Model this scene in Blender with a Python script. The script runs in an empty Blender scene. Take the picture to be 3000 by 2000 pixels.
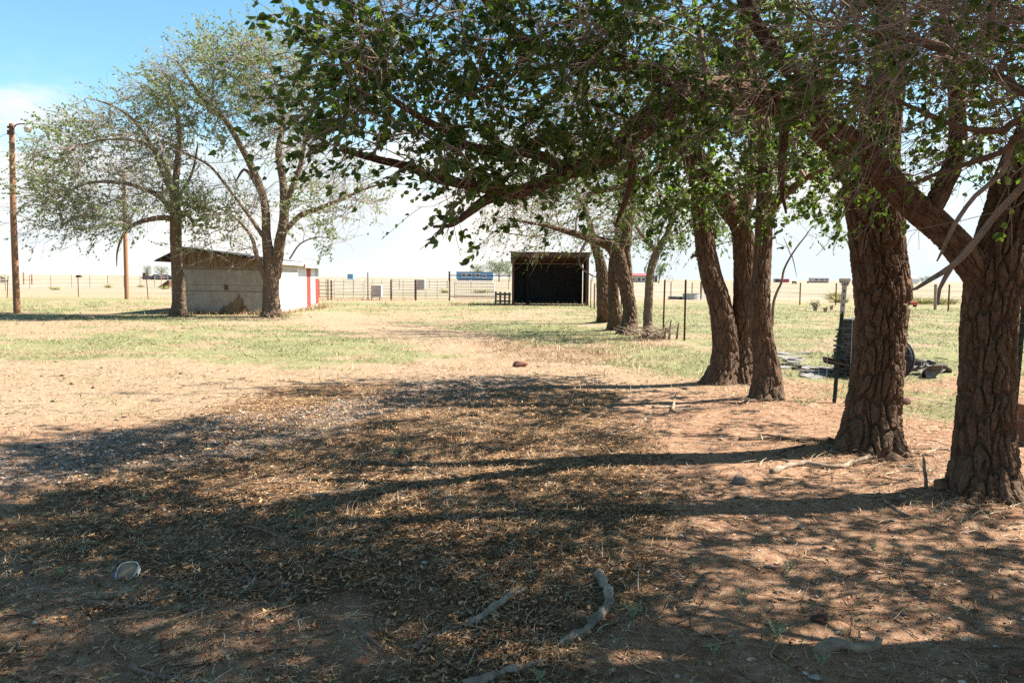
import bpy, math, random
import numpy as np
from mathutils import Vector, Matrix
R = math.radians
random.seed(7)
rng = np.random.default_rng(7)
SC = bpy.context.scene
COL = SC.collection

# ---------------------------------------------------------------- camera
CAM_H, FPX, PITCH, ROLL = 1.6, 2400.0, R(4.41), R(0.46)
cam_d = bpy.data.cameras.new('camera')
cam_d.sensor_width = 36.0
cam_d.lens = 28.8
cam_d.clip_start = 0.05
cam_d.clip_end = 30000
cam = bpy.data.objects.new('camera', cam_d)
COL.objects.link(cam)
CR = Matrix.Rotation(math.pi / 2 - PITCH, 3, 'X') @ Matrix.Rotation(ROLL, 3, 'Z')
cam.matrix_world = Matrix.Translation((0, 0, CAM_H)) @ CR.to_4x4()
SC.camera = cam

# ---------------------------------------------------------------- light, sky, exposure
SUN_EL, SUN_AZ = R(50), R(9)            # azimuth from +X towards +Y
sdir = Vector((math.cos(SUN_EL) * math.cos(SUN_AZ), math.cos(SUN_EL) * math.sin(SUN_AZ), math.sin(SUN_EL)))
sun_d = bpy.data.lights.new('sun', 'SUN')
sun_d.energy = 5.0
sun_d.angle = R(0.53)
sun_d.color = (1.0, 0.94, 0.85)
sun = bpy.data.objects.new('sun', sun_d)
sun.rotation_euler = sdir.to_track_quat('Z', 'Y').to_euler()
sun.location = (20, 5, 30)
COL.objects.link(sun)
SC.view_settings.view_transform = 'Standard'
SC.view_settings.look = 'None'
SC.view_settings.exposure = 1.8
SC.view_settings.gamma = 1.0
SC.render.engine = 'CYCLES'
SC.cycles.max_bounces = 5
SC.cycles.diffuse_bounces = 2
SC.cycles.transmission_bounces = 3
SC.cycles.use_denoising = False

world = bpy.data.worlds.new('World')
SC.world = world
world.use_nodes = True
wn, wl = world.node_tree.nodes, world.node_tree.links
wn.clear()
def wnode(t, **kw):
    n = wn.new(t)
    for k, v in kw.items():
        setattr(n, k, v)
    return n
wout = wnode('ShaderNodeOutputWorld')
bg = wnode('ShaderNodeBackground')
bg.inputs['Strength'].default_value = 0.12
sky = wnode('ShaderNodeTexSky', sky_type='NISHITA')
sky.sun_disc = False
sky.sun_elevation = SUN_EL
sky.sun_rotation = math.pi / 2 - SUN_AZ
sky.altitude = 1000
sky.air_density = 1.0
sky.dust_density = 0.6
sky.ozone_density = 1.5
hsv = wnode('ShaderNodeHueSaturation')
hsv.inputs['Hue'].default_value = 0.476
hsv.inputs['Saturation'].default_value = 1.12
hsv.inputs['Value'].default_value = 0.57
wl.new(sky.outputs[0], hsv.inputs['Color'])
tc = wnode('ShaderNodeTexCoord')
sep = wnode('ShaderNodeSeparateXYZ')
wl.new(tc.outputs['Generated'], sep.inputs[0])
def wmath(op, a, b=None, clamp=False):
    n = wnode('ShaderNodeMath', operation=op)
    n.use_clamp = clamp
    for i, v in enumerate((a, b)):
        if v is None:
            continue
        if isinstance(v, (int, float)):
            n.inputs[i].default_value = v
        else:
            wl.new(v, n.inputs[i])
    return n.outputs[0]
def wrange(v, a, b, c, d):
    n = wnode('ShaderNodeMapRange', interpolation_type='SMOOTHSTEP')
    wl.new(v, n.inputs[0])
    for i, q in enumerate((a, b, c, d)):
        n.inputs[i + 1].default_value = q
    return n.outputs[0]
# cumulus: noise on the direction with the height stretched, banked towards the horizon
mp = wnode('ShaderNodeMapping')
mp.inputs['Scale'].default_value = (1.0, 1.0, 2.6)
mp.inputs['Location'].default_value = (3.1, 0.4, 0.2)
wl.new(tc.outputs['Generated'], mp.inputs['Vector'])
nz = wnode('ShaderNodeTexNoise')
nz.inputs['Scale'].default_value = 5.5
nz.inputs['Detail'].default_value = 9
nz.inputs['Roughness'].default_value = 0.58
wl.new(mp.outputs[0], nz.inputs['Vector'])
bank = wrange(sep.outputs['Z'], 0.02, 0.30, 0.30, -0.28)
cl = wmath('ADD', nz.outputs[0], bank)
cl = wrange(cl, 0.42, 0.70, 0.0, 1.0)
# thin wisps higher up
mp2 = wnode('ShaderNodeMapping')
mp2.inputs['Scale'].default_value = (2.2, 5.0, 9.0)
mp2.inputs['Rotation'].default_value = (0.2, 0.35, 0.3)
wl.new(tc.outputs['Generated'], mp2.inputs['Vector'])
nz2 = wnode('ShaderNodeTexNoise')
nz2.inputs['Scale'].default_value = 1.6
nz2.inputs['Detail'].default_value = 6
wl.new(mp2.outputs[0], nz2.inputs['Vector'])
wisp = wrange(nz2.outputs[0], 0.55, 0.8, 0.0, 0.35)
cl = wmath('MAXIMUM', cl, wisp)
# faint grey-blue modelling inside the clouds
nz3 = wnode('ShaderNodeTexNoise')
nz3.inputs['Scale'].default_value = 3.0
nz3.inputs['Detail'].default_value = 5
wl.new(mp.outputs[0], nz3.inputs['Vector'])
cr = wnode('ShaderNodeValToRGB')
cr.color_ramp.elements[0].position = 0.43
cr.color_ramp.elements[0].color = (2.2, 2.42, 2.5, 1)
cr.color_ramp.elements[1].position = 0.66
cr.color_ramp.elements[1].color = (2.95, 2.8, 2.55, 1)
wl.new(nz3.outputs[0], cr.inputs[0])
mixw = wnode('ShaderNodeMixRGB')
wl.new(cl, mixw.inputs[0])
wl.new(hsv.outputs[0], mixw.inputs[1])
wl.new(cr.outputs[0], mixw.inputs[2])
wl.new(mixw.outputs[0], bg.inputs['Color'])
wl.new(bg.outputs[0], wout.inputs[0])

# ---------------------------------------------------------------- pixel -> world
K = 3000 / 2352.0
def ray(px, py):
    return CR @ Vector(((px - 1500) / FPX, (1000 - py) / FPX, -1))
def at(px, py, Y=None):
    """point of the photograph (3000x2000 pixels) on the ground, or at depth Y"""
    d = ray(px, py)
    t = (Y / d.y) if Y is not None else (-CAM_H / d.z)
    p = Vector((0, 0, CAM_H)) + d * t
    return p
def dp(x, y, Y=None):
    return at(x * K, y * K, Y)

# ---------------------------------------------------------------- numpy noise
def _hash(i, j, s):
    h = (i.astype(np.int64) * 374761393 + j.astype(np.int64) * 668265263 + s * 974634777) & 0xFFFFFFFF
    h = ((h ^ (h >> 13)) * 1274126177) & 0xFFFFFFFF
    h = h ^ (h >> 16)
    return (h & 0xFFFFFF) / float(0xFFFFFF)
def vn(x, y, s=0):
    x = np.asarray(x, float); y = np.asarray(y, float)
    i = np.floor(x); j = np.floor(y)
    u = x - i; v = y - j
    u = u * u * (3 - 2 * u); v = v * v * (3 - 2 * v)
    a = _hash(i, j, s); b = _hash(i + 1, j, s); c = _hash(i, j + 1, s); d = _hash(i + 1, j + 1, s)
    return (a * (1 - u) + b * u) * (1 - v) + (c * (1 - u) + d * u) * v
def fbm(x, y, s=0, o=4):
    r = 0; a = 0.5; n = 0
    x = np.asarray(x, float); y = np.asarray(y, float)
    for k in range(o):
        r = r + a * vn(x, y, s + k); n += a; a *= 0.5; x = x * 2.03 + 7.1; y = y * 2.03 - 3.7
    return r / n
def sstep(x, a, b):
    t = np.clip((np.asarray(x, float) - a) / (b - a), 0, 1)
    return t * t * (3 - 2 * t)
def cell2(u, v, nu, s=0):
    """F2-F1 of a cellular noise, wrapped every nu cells along u"""
    iu = np.floor(u); iv = np.floor(v)
    f1 = np.full(u.shape, 9.0); f2 = np.full(u.shape, 9.0)
    for a in (-1, 0, 1):
        for b in (-1, 0, 1):
            cu = iu + a; cv = iv + b
            w = np.mod(cu, nu)
            px = cu + _hash(w, cv, s); py = cv + _hash(w, cv, s + 31)
            d = np.hypot(px - u, py - v)
            f2 = np.where(d < f1, f1, np.minimum(f2, d)); f1 = np.minimum(f1, d)
    return f2 - f1, f1

# ---------------------------------------------------------------- tree positions (needed by the ground)
TREES = {'A': (2888, 1473), 'B': (2548, 1333), 'C2': (2243, 1180), 'C1': (2125, 1130), 'D3': (1837, 984),
         'D2': (1805, 969), 'D1': (1770, 944), 'E': (1905, 996), 'L1': (523, 927), 'L2': (795, 929)}
TPOS = {k: at(*v) for k, v in TREES.items()}
TPOS['Z1'] = Vector((3.55, 3.6, 0)); TPOS['Z2'] = Vector((3.5, 1.2, 0)); TPOS['Z3'] = Vector((3.4, -1.4, 0))

def gheight(x, y):
    x = np.asarray(x, float); y = np.asarray(y, float)
    d = np.hypot(x, y)
    near = 1 - sstep(d, 12, 40)
    h = (fbm(x * 0.7, y * 0.7, 3) - 0.5) * 0.07 * near + (fbm(x * 5, y * 5, 5, 3) - 0.5) * 0.028 * near
    h = h + (fbm(x * 0.06, y * 0.06, 9, 2) - 0.5) * 0.10 * sstep(d, 15, 60) * (1 - sstep(d, 300, 900))
    for k, p in TPOS.items():
        r2 = (x - p.x) ** 2 + (y - p.y) ** 2
        h = h + 0.05 * np.exp(-r2 / 0.5)
    return h
def gz(x, y):
    return float(gheight(np.array([x]), np.array([y]))[0])

# zones of the ground
def seg_d(x, y, pts):
    d = np.full(np.shape(x), 1e9)
    for (ax, ay), (bx, by) in zip(pts[:-1], pts[1:]):
        t = np.clip(((x - ax) * (bx - ax) + (y - ay) * (by - ay)) / ((bx - ax) ** 2 + (by - ay) ** 2), 0, 1)
        d = np.minimum(d, np.hypot(x - ax - t * (bx - ax), y - ay - t * (by - ay)))
    return d
def zone_gravel(x, y):
    d = seg_d(x, y, [(-7.5, 4.6), (-4.6, 6.4), (-3.0, 8.0), (-1.9, 9.8), (-0.6, 12.5)])
    w = 1.35 - 0.06 * np.clip(y, 0, 14)
    return (1 - sstep(d + (fbm(x * 1.2, y * 1.2, 21) - 0.5) * 1.3, w * 0.55, w * 1.25))
def zone_litter(x, y):
    """dry grass and leaf litter under the trees"""
    n = fbm(x * 0.55, y * 0.55, 41)
    edge = 0.75 + 0.12 * (y - 3)        # right-hand limit: bare orange dirt beyond it
    a = (1 - sstep(x - edge + (n - .5) * 1.6, -0.5, 0.35)) * sstep(x, -4.2, -2.6 + 0.0 * y) * sstep(y, 2.6, 3.6) * (1 - sstep(y, 11.0, 13.4))
    b = 0.5 * sstep(y + (n - .5) * 9, 14.5, 19.5) * (1 - sstep(y + (n - .5) * 9, 20.0, 25.0)) * sstep(x + (n - .5) * 5, -3.0, 1.0) * (1 - sstep(x, 3.6, 4.6))
    hole = 1 - 0.85 * sstep(fbm(x * 0.9 + 4, y * 0.9, 44), 0.55, 0.7) * (1 - sstep(y, 4.0, 5.2))
    return np.clip(np.maximum(a * hole, b), 0, 1)
def zone_green(x, y):
    n = fbm(x * 0.22, y * 0.35, 61); n2 = fbm(x * 0.9, y * 1.3, 65)
    lawn = sstep(y + (n - .5) * 9 + 0.35 * np.minimum(x + 3, 0), 9.5, 15) * (1 - sstep(y, 52, 70))
    patch = 0.25 + 0.75 * sstep(n * 0.62 + n2 * 0.38, 0.34, 0.54)
    # pale track of trodden sand winding back towards the gate
    tr = seg_d(x, y, [(-3.5, 11.5), (-1.6, 14.0), (0.2, 16.5), (-2.0, 22.5), (-6.5, 30), (-8.0, 37)])
    track = 1 - sstep(tr + (n2 - .5) * 2.4, 0.7, 2.4)
    right = sstep(x, 3.6, 5.0) * sstep(y, 8.3, 10.5) * (1 - sstep(y, 52, 72)) * (0.15 + 0.85 * sstep(fbm(x * 0.35, y * 0.55, 67) * .6 + n2 * .4, 0.40, 0.58))
    return np.clip(np.maximum(lawn * patch * (1 - track), right), 0, 1)
def zone_pale(x, y):
    n = fbm(x * 0.3, y * 0.3, 71)
    return np.clip(sstep(y + (n - .5) * 3 - 0.5 * x, 8.5, 13.5), 0, 1) * (0.55 + 0.45 * n)
def zone_far(x, y):
    n = fbm(x * 0.03, y * 0.05, 81)
    return sstep(np.hypot(x * 0.4, y) + (n - .5) * 50, 52, 95)

# ---------------------------------------------------------------- mesh helpers
def mesh_np(name, V, F, mats=None, smooth=False, attrs=None):
    """V (n,3); F: list of (m,k) index arrays"""
    me = bpy.data.meshes.new(name)
    V = np.ascontiguousarray(V, np.float32)
    F = [np.asarray(f, np.int32) for f in F if len(f)]
    loops = np.concatenate([f.ravel() for f in F]) if F else np.zeros(0, np.int32)
    tot = np.concatenate([np.full(len(f), f.shape[1], np.int32) for f in F]) if F else np.zeros(0, np.int32)
    start = np.concatenate([[0], np.cumsum(tot)[:-1]]).astype(np.int32)
    me.vertices.add(len(V)); me.vertices.foreach_set('co', V.ravel())
    me.loops.add(len(loops)); me.loops.foreach_set('vertex_index', loops)
    me.polygons.add(len(tot)); me.polygons.foreach_set('loop_start', start); me.polygons.foreach_set('loop_total', tot)
    if smooth:
        me.polygons.foreach_set('use_smooth', np.ones(len(tot), bool))
    me.update(calc_edges=True)
    if attrs:
        for k, a in attrs.items():
            at_ = me.attributes.new(k, 'FLOAT', 'POINT')
            at_.data.foreach_set('value', np.ascontiguousarray(a, np.float32))
    for m in (mats or []):
        me.materials.append(m)
    return me
def link(name, me, parent=None, label=None, cat=None, group=None, kind=None, loc=None):
    o = bpy.data.objects.new(name, me)
    COL.objects.link(o)
    if loc is not None:
        o.location = loc
    if parent is not None:
        o.parent = parent
    tag(o, label, cat, group, kind)
    return o
def tag(o, label=None, cat=None, group=None, kind=None):
    if label: o['label'] = label
    if cat: o['category'] = cat
    if group: o['group'] = group
    if kind: o['kind'] = kind
    return o
def empty(name, loc, label, cat, group=None, rz=0.0):
    o = bpy.data.objects.new(name, None)
    COL.objects.link(o)
    o.location = loc
    o.rotation_euler = (0, 0, rz)
    return tag(o, label, cat, group)
def copy_thing(root, loc, rz=0.0, scale=None, label=None):
    r = root.copy(); COL.objects.link(r)
    r.location = loc; r.rotation_euler = (0, 0, rz)
    if scale is not None: r.scale = scale if hasattr(scale, '__len__') else (scale,) * 3
    if label: r['label'] = label
    for c in list(root.children):
        d = c.copy(); COL.objects.link(d); d.parent = r
        for e in list(c.children):
            f = e.copy(); COL.objects.link(f); f.parent = d
    return r

class MB:
    """collects boxes, bars, tubes and prisms into one mesh"""
    def __init__(self):
        self.V = []; self.F = []
    def quadmesh(self, V, F):
        n = len(self.V)
        self.V += [tuple(v) for v in V]
        self.F += [tuple(i + n for i in f) for f in F]
        return self
    def box(self, c, s, rz=0.0, M=None):
        x, y, z = s[0] / 2, s[1] / 2, s[2] / 2
        P = [Vector(p) for p in ((-x, -y, -z), (x, -y, -z), (x, y, -z), (-x, y, -z), (-x, -y, z), (x, -y, z), (x, y, z), (-x, y, z))]
        m = M if M is not None else Matrix.Rotation(rz, 3, 'Z')
        return self.quadmesh([m @ p + Vector(c) for p in P],
                             [(0, 3, 2, 1), (4, 5, 6, 7), (0, 1, 5, 4), (1, 2, 6, 5), (2, 3, 7, 6), (3, 0, 4, 7)])
    def bar(self, a, b, w, h, up=(0, 0, 1)):
        a = Vector(a); b = Vector(b); d = (b - a); L = d.length; d.normalize()
        u = Vector(up)
        if abs(d.dot(u)) > 0.98: u = Vector((0, 1, 0))
        s = d.cross(u).normalized(); u = s.cross(d)
        return self.box((a + b) / 2, (L, w, h), M=Matrix((d, s, u)).transposed())
    def tube(self, pts, r, n=6, cap=True):
        pts = [Vector(p) for p in pts]
        rs = r if hasattr(r, '__len__') else [r] * len(pts)
        base = len(self.V); ref = None
        for i, p in enumerate(pts):
            d = (pts[min(i + 1, len(pts) - 1)] - pts[max(i - 1, 0)]).normalized()
            if ref is None:
                ref = Vector((0, 0, 1)) if abs(d.z) < 0.9 else Vector((1, 0, 0))
            ref = (ref - d * ref.dot(d)).normalized(); s = d.cross(ref)
            for k in range(n):
                a = 2 * math.pi * k / n
                self.V.append(tuple(p + (ref * math.cos(a) + s * math.sin(a)) * rs[i]))
        for i in range(len(pts) - 1):
            for k in range(n):
                a = base + i * n + k; b = base + i * n + (k + 1) % n
                self.F.append((a, b, b + n, a + n))
        if cap:
            self.F.append(tuple(base + k for k in reversed(range(n))))
            e = base + (len(pts) - 1) * n
            self.F.append(tuple(e + k for k in range(n)))
        return self
    def prism(self, poly, a, b):
        """poly: 3-D points of a planar outline; extruded by the vector b-a"""
        d = Vector(b) - Vector(a); n = len(poly); base = len(self.V)
        self.V += [tuple(Vector(p)) for p in poly] + [tuple(Vector(p) + d) for p in poly]
        self.F.append(tuple(base + i for i in range(n)))
        self.F.append(tuple(base + n + i for i in reversed(range(n))))
        for i in range(n):
            j = (i + 1) % n
            self.F.append((base + i, base + n + i, base + n + j, base + j))
        return self
    def build(self, name, mat, parent=None, smooth=False, bevel=0.0, **kw):
        me = bpy.data.meshes.new(name)
        me.from_pydata(self.V, [], self.F)
        import bmesh
        bm = bmesh.new(); bm.from_mesh(me)
        bmesh.ops.recalc_face_normals(bm, faces=bm.faces[:])
        bm.to_mesh(me); bm.free()
        me.materials.append(mat)
        if smooth:
            me.polygons.foreach_set('use_smooth', np.ones(len(me.polygons), bool))
        o = link(name, me, parent, **kw)
        if bevel:
            b = o.modifiers.new('bevel', 'BEVEL'); b.width = bevel; b.segments = 2; b.limit_method = 'ANGLE'
        return o

# ---------------------------------------------------------------- materials
def material(name, rough=0.9, spec=0.2):
    m = bpy.data.materials.new(name); m.use_nodes = True
    nt = m.node_tree
    b = nt.nodes['Principled BSDF']
    b.inputs['Roughness'].default_value = rough
    b.inputs['Specular IOR Level'].default_value = spec
    return m, nt, b
class NT:
    def __init__(self, nt):
        self.nt = nt
    def n(self, t, ins=None, **kw):
        o = self.nt.nodes.new(t)
        for k, v in kw.items(): setattr(o, k, v)
        for k, v in (ins or {}).items():
            if isinstance(v, bpy.types.NodeSocket): self.nt.links.new(v, o.inputs[k])
            else: o.inputs[k].default_value = v
        return o
    def noise(self, vec, scale, detail=4, rough=0.55, dist=0.0):
        return self.n('ShaderNodeTexNoise', {'Vector': vec, 'Scale': scale, 'Detail': detail, 'Roughness': rough, 'Distortion': dist}).outputs[0]
    def map(self, vec, scale=(1, 1, 1), rot=(0, 0, 0), loc=(0, 0, 0)):
        return self.n('ShaderNodeMapping', {'Vector': vec, 'Scale': scale, 'Rotation': rot, 'Location': loc}).outputs[0]
    def ramp(self, f, stops):
        o = self.n('ShaderNodeValToRGB', {'Fac': f}); e = o.color_ramp.elements
        while len(e) < len(stops): e.new(0.5)
        for k, (p, c) in enumerate(stops):
            e[k].position = p; e[k].color = tuple(c) + (1,) if len(c) == 3 else c
        return o.outputs[0]
    def rng(self, v, a, b, c=0.0, d=1.0):
        return self.n('ShaderNodeMapRange', {0: v, 1: a, 2: b, 3: c, 4: d}, interpolation_type='SMOOTHSTEP').outputs[0]
    def mix(self, f, a, b, mode='MIX'):
        o = self.n('ShaderNodeMixRGB', blend_type=mode)
        for i, v in enumerate((f, a, b)):
            if isinstance(v, bpy.types.NodeSocket): self.nt.links.new(v, o.inputs[i])
            elif i == 0: o.inputs[0].default_value = v
            else: o.inputs[i].default_value = tuple(v) + (1,)
        return o.outputs[0]
    def math(self, op, a, b=0.0, clamp=False):
        o = self.n('ShaderNodeMath', {0: a, 1: b}, operation=op); o.use_clamp = clamp
        return o.outputs[0]
    def bump(self, h, strength=0.5, dist=0.02, normal=None):
        d = {'Height': h, 'Strength': strength, 'Distance': dist}
        if normal is not None: d['Normal'] = normal
        return self.n('ShaderNodeBump', d).outputs[0]
    def attr(self, name):
        return self.n('ShaderNodeAttribute', attribute_name=name).outputs['Fac']
def coord(t, kind='Object'):
    return t.n('ShaderNodeTexCoord').outputs[kind]

def simple(name, c1, c2, scale=6.0, stretch=(1, 1, 1), rough=0.85, spec=0.2, bump=0.2, metallic=0.0, bdist=0.01):
    m, nt, b = material(name, rough, spec); t = NT(nt)
    v = t.map(coord(t), stretch)
    f = t.noise(v, scale, 6, 0.6)
    col = t.ramp(f, [(0.3, c1), (0.7, c2)])
    nt.links.new(col, b.inputs['Base Color'])
    b.inputs['Metallic'].default_value = metallic
    if bump:
        nt.links.new(t.bump(f, bump, bdist), b.inputs['Normal'])
    return m

def mat_bark(name, dark, light, s=1.0):
    m, nt, b = material(name, 0.95, 0.1); t = NT(nt)
    v = coord(t)
    f1 = t.noise(t.map(v, (15 * s, 15 * s, 3.4 * s)), 1.0, 8, 0.68, 0.8)
    f2 = t.noise(v, 34 * s, 5, 0.65)
    f3 = t.noise(v, 1.7 * s, 3)
    col = t.ramp(f1, [(0.3, dark), (0.62, light)])
    col = t.mix(t.rng(f2, 0.3, 0.75, 0.0, 0.55), col, [c * 1.55 for c in light])
    col = t.mix(t.rng(f3, 0.5, 0.75, 0, 0.5), col, (light[0] * 0.8, light[1] * 0.85, light[2] * 1.0))
    nt.links.new(col, b.inputs['Base Color'])
    h = t.math('ADD', f1, t.math('MULTIPLY', f2, 0.4))
    nt.links.new(t.bump(h, 0.8, 0.02), b.inputs['Normal'])
    return m
M_BARK = mat_bark('bark', (0.029, 0.0195, 0.0135), (0.128, 0.083, 0.054))
M_BARK_L = mat_bark('bark_grey', (0.055, 0.038, 0.028), (0.17, 0.118, 0.08))
M_TWIG = simple('twig_bark', (0.15, 0.105, 0.078), (0.36, 0.27, 0.21), 3.0, bump=0)
M_DEADBR = simple('weathered_branch', (0.11, 0.085, 0.068), (0.27, 0.215, 0.175), 14.0, bump=0.6)
M_TWIG_L = simple('pale_twig_bark', (0.15, 0.118, 0.095), (0.33, 0.27, 0.225), 3.0, bump=0)
M_DEAD = simple('dead_wood', (0.14, 0.10, 0.07), (0.36, 0.27, 0.19), 9.0, (1, 1, 1), bump=0.5)

def mat_leaf(name, c0, c1, c2, trans, rough=0.42):
    m = bpy.data.materials.new(name); m.use_nodes = True
    nt = m.node_tree; nt.nodes.clear(); t = NT(nt)
    isl = t.n('ShaderNodeNewGeometry').outputs['Random Per Island']
    col = t.ramp(isl, [(0.0, c0), (0.55, c1), (1.0, c2)])
    p = t.n('ShaderNodeBsdfPrincipled', {'Base Color': col, 'Roughness': rough, 'Specular IOR Level': 0.35})
    tcol = t.mix(0.35, trans, col, 'MIX')
    tr = t.n('ShaderNodeBsdfTranslucent', {'Color': tcol})
    mx = t.n('ShaderNodeMixShader', {0: 0.40})
    nt.links.new(p.outputs[0], mx.inputs[1]); nt.links.new(tr.outputs[0], mx.inputs[2])
    out = t.n('ShaderNodeOutputMaterial'); nt.links.new(mx.outputs[0], out.inputs[0])
    return m
M_LEAF = mat_leaf('elm_leaf', (0.017, 0.035, 0.008), (0.030, 0.060, 0.013), (0.095, 0.125, 0.028), (0.22, 0.36, 0.03))
M_LEAF_L = mat_leaf('elm_leaf_pale', (0.075, 0.115, 0.04), (0.15, 0.20, 0.07), (0.34, 0.37, 0.22), (0.30, 0.42, 0.08), 0.5)
M_LEAF_F = mat_leaf('far_leaf', (0.10, 0.13, 0.075), (0.15, 0.18, 0.10), (0.20, 0.23, 0.14), (0.16, 0.22, 0.08), 0.7)

# ================================================================ GROUND
def build_ground():
    rr = [0.5]
    while rr[-1] < 17: rr.append(rr[-1] * 1.0095 + 0.004)
    while rr[-1] < 70: rr.append(rr[-1] * 1.02)
    while rr[-1] < 14000: rr.append(rr[-1] * 1.09)
    rr = np.array(rr)
    th = np.concatenate([np.linspace(R(38), R(142), 560, endpoint=False), np.linspace(R(142), R(398), 110, endpoint=False)])
    T, RR = np.meshgrid(th, rr)
    X = RR * np.cos(T); Y = RR * np.sin(T)
    Z = gheight(X, Y)
    V = np.stack([X, Y, Z], -1).reshape(-1, 3)
    V = np.vstack([V, [[0, 0, gz(0, 0)]]])
    nr, nt_ = X.shape
    i = np.arange(nr - 1)[:, None] * nt_ + np.arange(nt_)[None]
    j = np.arange(nr - 1)[:, None] * nt_ + (np.arange(nt_)[None] + 1) % nt_
    Q = np.stack([i, i + nt_, j + nt_, j], -1).reshape(-1, 4)
    k = np.arange(nt_)
    Tt = np.stack([np.full(nt_, len(V) - 1), k, (k + 1) % nt_], -1)
    x, y = V[:, 0], V[:, 1]
    at_ = {'gravel': zone_gravel(x, y), 'litter': zone_litter(x, y), 'green': zone_green(x, y), 'pale': zone_pale(x, y), 'far': zone_far(x, y)}
    m, nt, b = material('earth', 0.95, 0.1); t = NT(nt)
    P = coord(t)
    big = t.noise(P, 0.35, 4); med = t.noise(P, 2.2, 5, 0.6); fine = t.noise(P, 16, 6, 0.7); vf = t.noise(P, 75, 4, 0.7)
    soil = t.ramp(med, [(0.3, (0.205, 0.100, 0.054)), (0.7, (0.305, 0.172, 0.102))])
    soil = t.mix(t.rng(fine, 0.42, 0.72, 0, 0.6), soil, (0.41, 0.275, 0.185))
    pale = t.ramp(fine, [(0.3, (0.245, 0.165, 0.098)), (0.7, (0.335, 0.255, 0.165))])
    col = t.mix(t.attr('pale'), soil, pale)
    # chips and grit lying in the soil
    vo = t.n('ShaderNodeTexVoronoi', {'Vector': P, 'Scale': 42.0})
    chip = t.math('MULTIPLY', t.rng(vo.outputs['Distance'], 0.16, 0.28, 1, 0), t.rng(t.noise(P, 1.3, 4), 0.38, 0.6, 0, 0.75))
    chip = t.math('MULTIPLY', chip, t.rng(t.n('ShaderNodeSeparateColor', {0: vo.outputs['Color']}).outputs[0], 0.45, 0.55))
    col = t.mix(chip, col, t.ramp(t.n('ShaderNodeSeparateColor', {0: vo.outputs['Color']}).outputs[1], [(0.2, (0.19, 0.14, 0.125)), (0.9, (0.55, 0.48, 0.42))]))
    # litter of dead grass
    st = t.noise(t.map(P, (3, 22, 8), (0, 0, 0.5)), 2.0, 7, 0.7, 1.2)
    st2 = t.noise(t.map(P, (22, 4, 8), (0, 0, 0.3)), 2.0, 7, 0.7, 1.2)
    lit = t.ramp(t.math('ADD', t.math('MULTIPLY', st, 0.5), t.math('MULTIPLY', st2, 0.5)), [(0.36, (0.055, 0.027, 0.013)), (0.5, (0.155, 0.083, 0.040)), (0.64, (0.37, 0.245, 0.140))])
    lmask = t.rng(t.math('ADD', t.attr('litter'), t.math('MULTIPLY', t.math('SUBTRACT', fine, 0.5), 1.1)), 0.28, 0.62)
    col = t.mix(lmask, col, lit)
    # gravel of the old drive
    vg = t.n('ShaderNodeTexVoronoi', {'Vector': P, 'Scale': 24.0})
    gcol = t.ramp(t.n('ShaderNodeSeparateColor', {0: vg.outputs['Color']}).outputs[0], [(0.0, (0.14, 0.10, 0.085)), (0.5, (0.24, 0.21, 0.19)), (1.0, (0.38, 0.355, 0.33))])
    gcol = t.mix(t.rng(vg.outputs['Distance'], 0.25, 0.6, 0, 0.8), gcol, (0.14, 0.08, 0.05))
    gmask = t.rng(t.math('ADD', t.attr('gravel'), t.math('MULTIPLY', t.math('SUBTRACT', fine, 0.5), 0.9)), 0.3, 0.75)
    col = t.mix(t.math('MULTIPLY', gmask, 0.7), col, gcol)
    # short green growth
    gr = t.ramp(t.noise(P, 7.0, 6, 0.7), [(0.3, (0.085, 0.125, 0.040)), (0.5, (0.155, 0.175, 0.070)), (0.68, (0.27, 0.23, 0.125))])
    grmask = t.rng(t.math('ADD', t.attr('green'), t.math('MULTIPLY', t.math('ADD', t.math('SUBTRACT', t.noise(P, 5.5, 8, 0.75), 0.5), t.math('MULTIPLY', t.math('SUBTRACT', t.noise(P, 0.8, 6, 0.7), 0.5), 1.6)), 1.7)), 0.34, 0.95, 0, 0.85)
    col = t.mix(grmask, col, gr)
    spk = t.noise(P, 11.0, 8, 0.78)
    col = t.mix(t.rng(spk, 0.50, 0.66, 0, 0.65), col, (0.40, 0.315, 0.20))
    col = t.mix(t.rng(spk, 0.46, 0.30, 0, 0.55), col, (0.085, 0.062, 0.035))
    # pale dry pasture out to the horizon
    fn = t.noise(t.map(P, (0.02, 0.11, 0.05)), 1.0, 6, 0.6)
    fcol = t.ramp(fn, [(0.35, (0.185, 0.165, 0.100)), (0.5, (0.245, 0.20, 0.14)), (0.68, (0.285, 0.235, 0.175))])
    fmask = t.rng(t.math('ADD', t.attr('far'), t.math('MULTIPLY', t.math('SUBTRACT', t.noise(P, 0.5, 6, 0.7), 0.5), 0.7)), 0.3, 0.7)
    col = t.mix(fmask, col, fcol)
    nt.links.new(col, b.inputs['Base Color'])
    h = t.math('ADD', t.math('MULTIPLY', fine, 0.7), t.math('ADD', t.math('MULTIPLY', vf, 0.25), t.math('MULTIPLY', lit_h(t, st), 0.5)))
    h = t.math('ADD', h, t.math('MULTIPLY', chip, 0.25))
    h = t.math('ADD', h, t.math('MULTIPLY', gmask, t.rng(vg.outputs['Distance'], 0.1, 0.6, 0.5, 0)))
    nt.links.new(t.bump(h, 0.9, 0.035), b.inputs['Normal'])
    me = mesh_np('ground', V, [Q, Tt], [m], smooth=True, attrs=at_)
    link('ground', me, kind='structure')
def lit_h(t, st):
    return st
build_ground()

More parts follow.
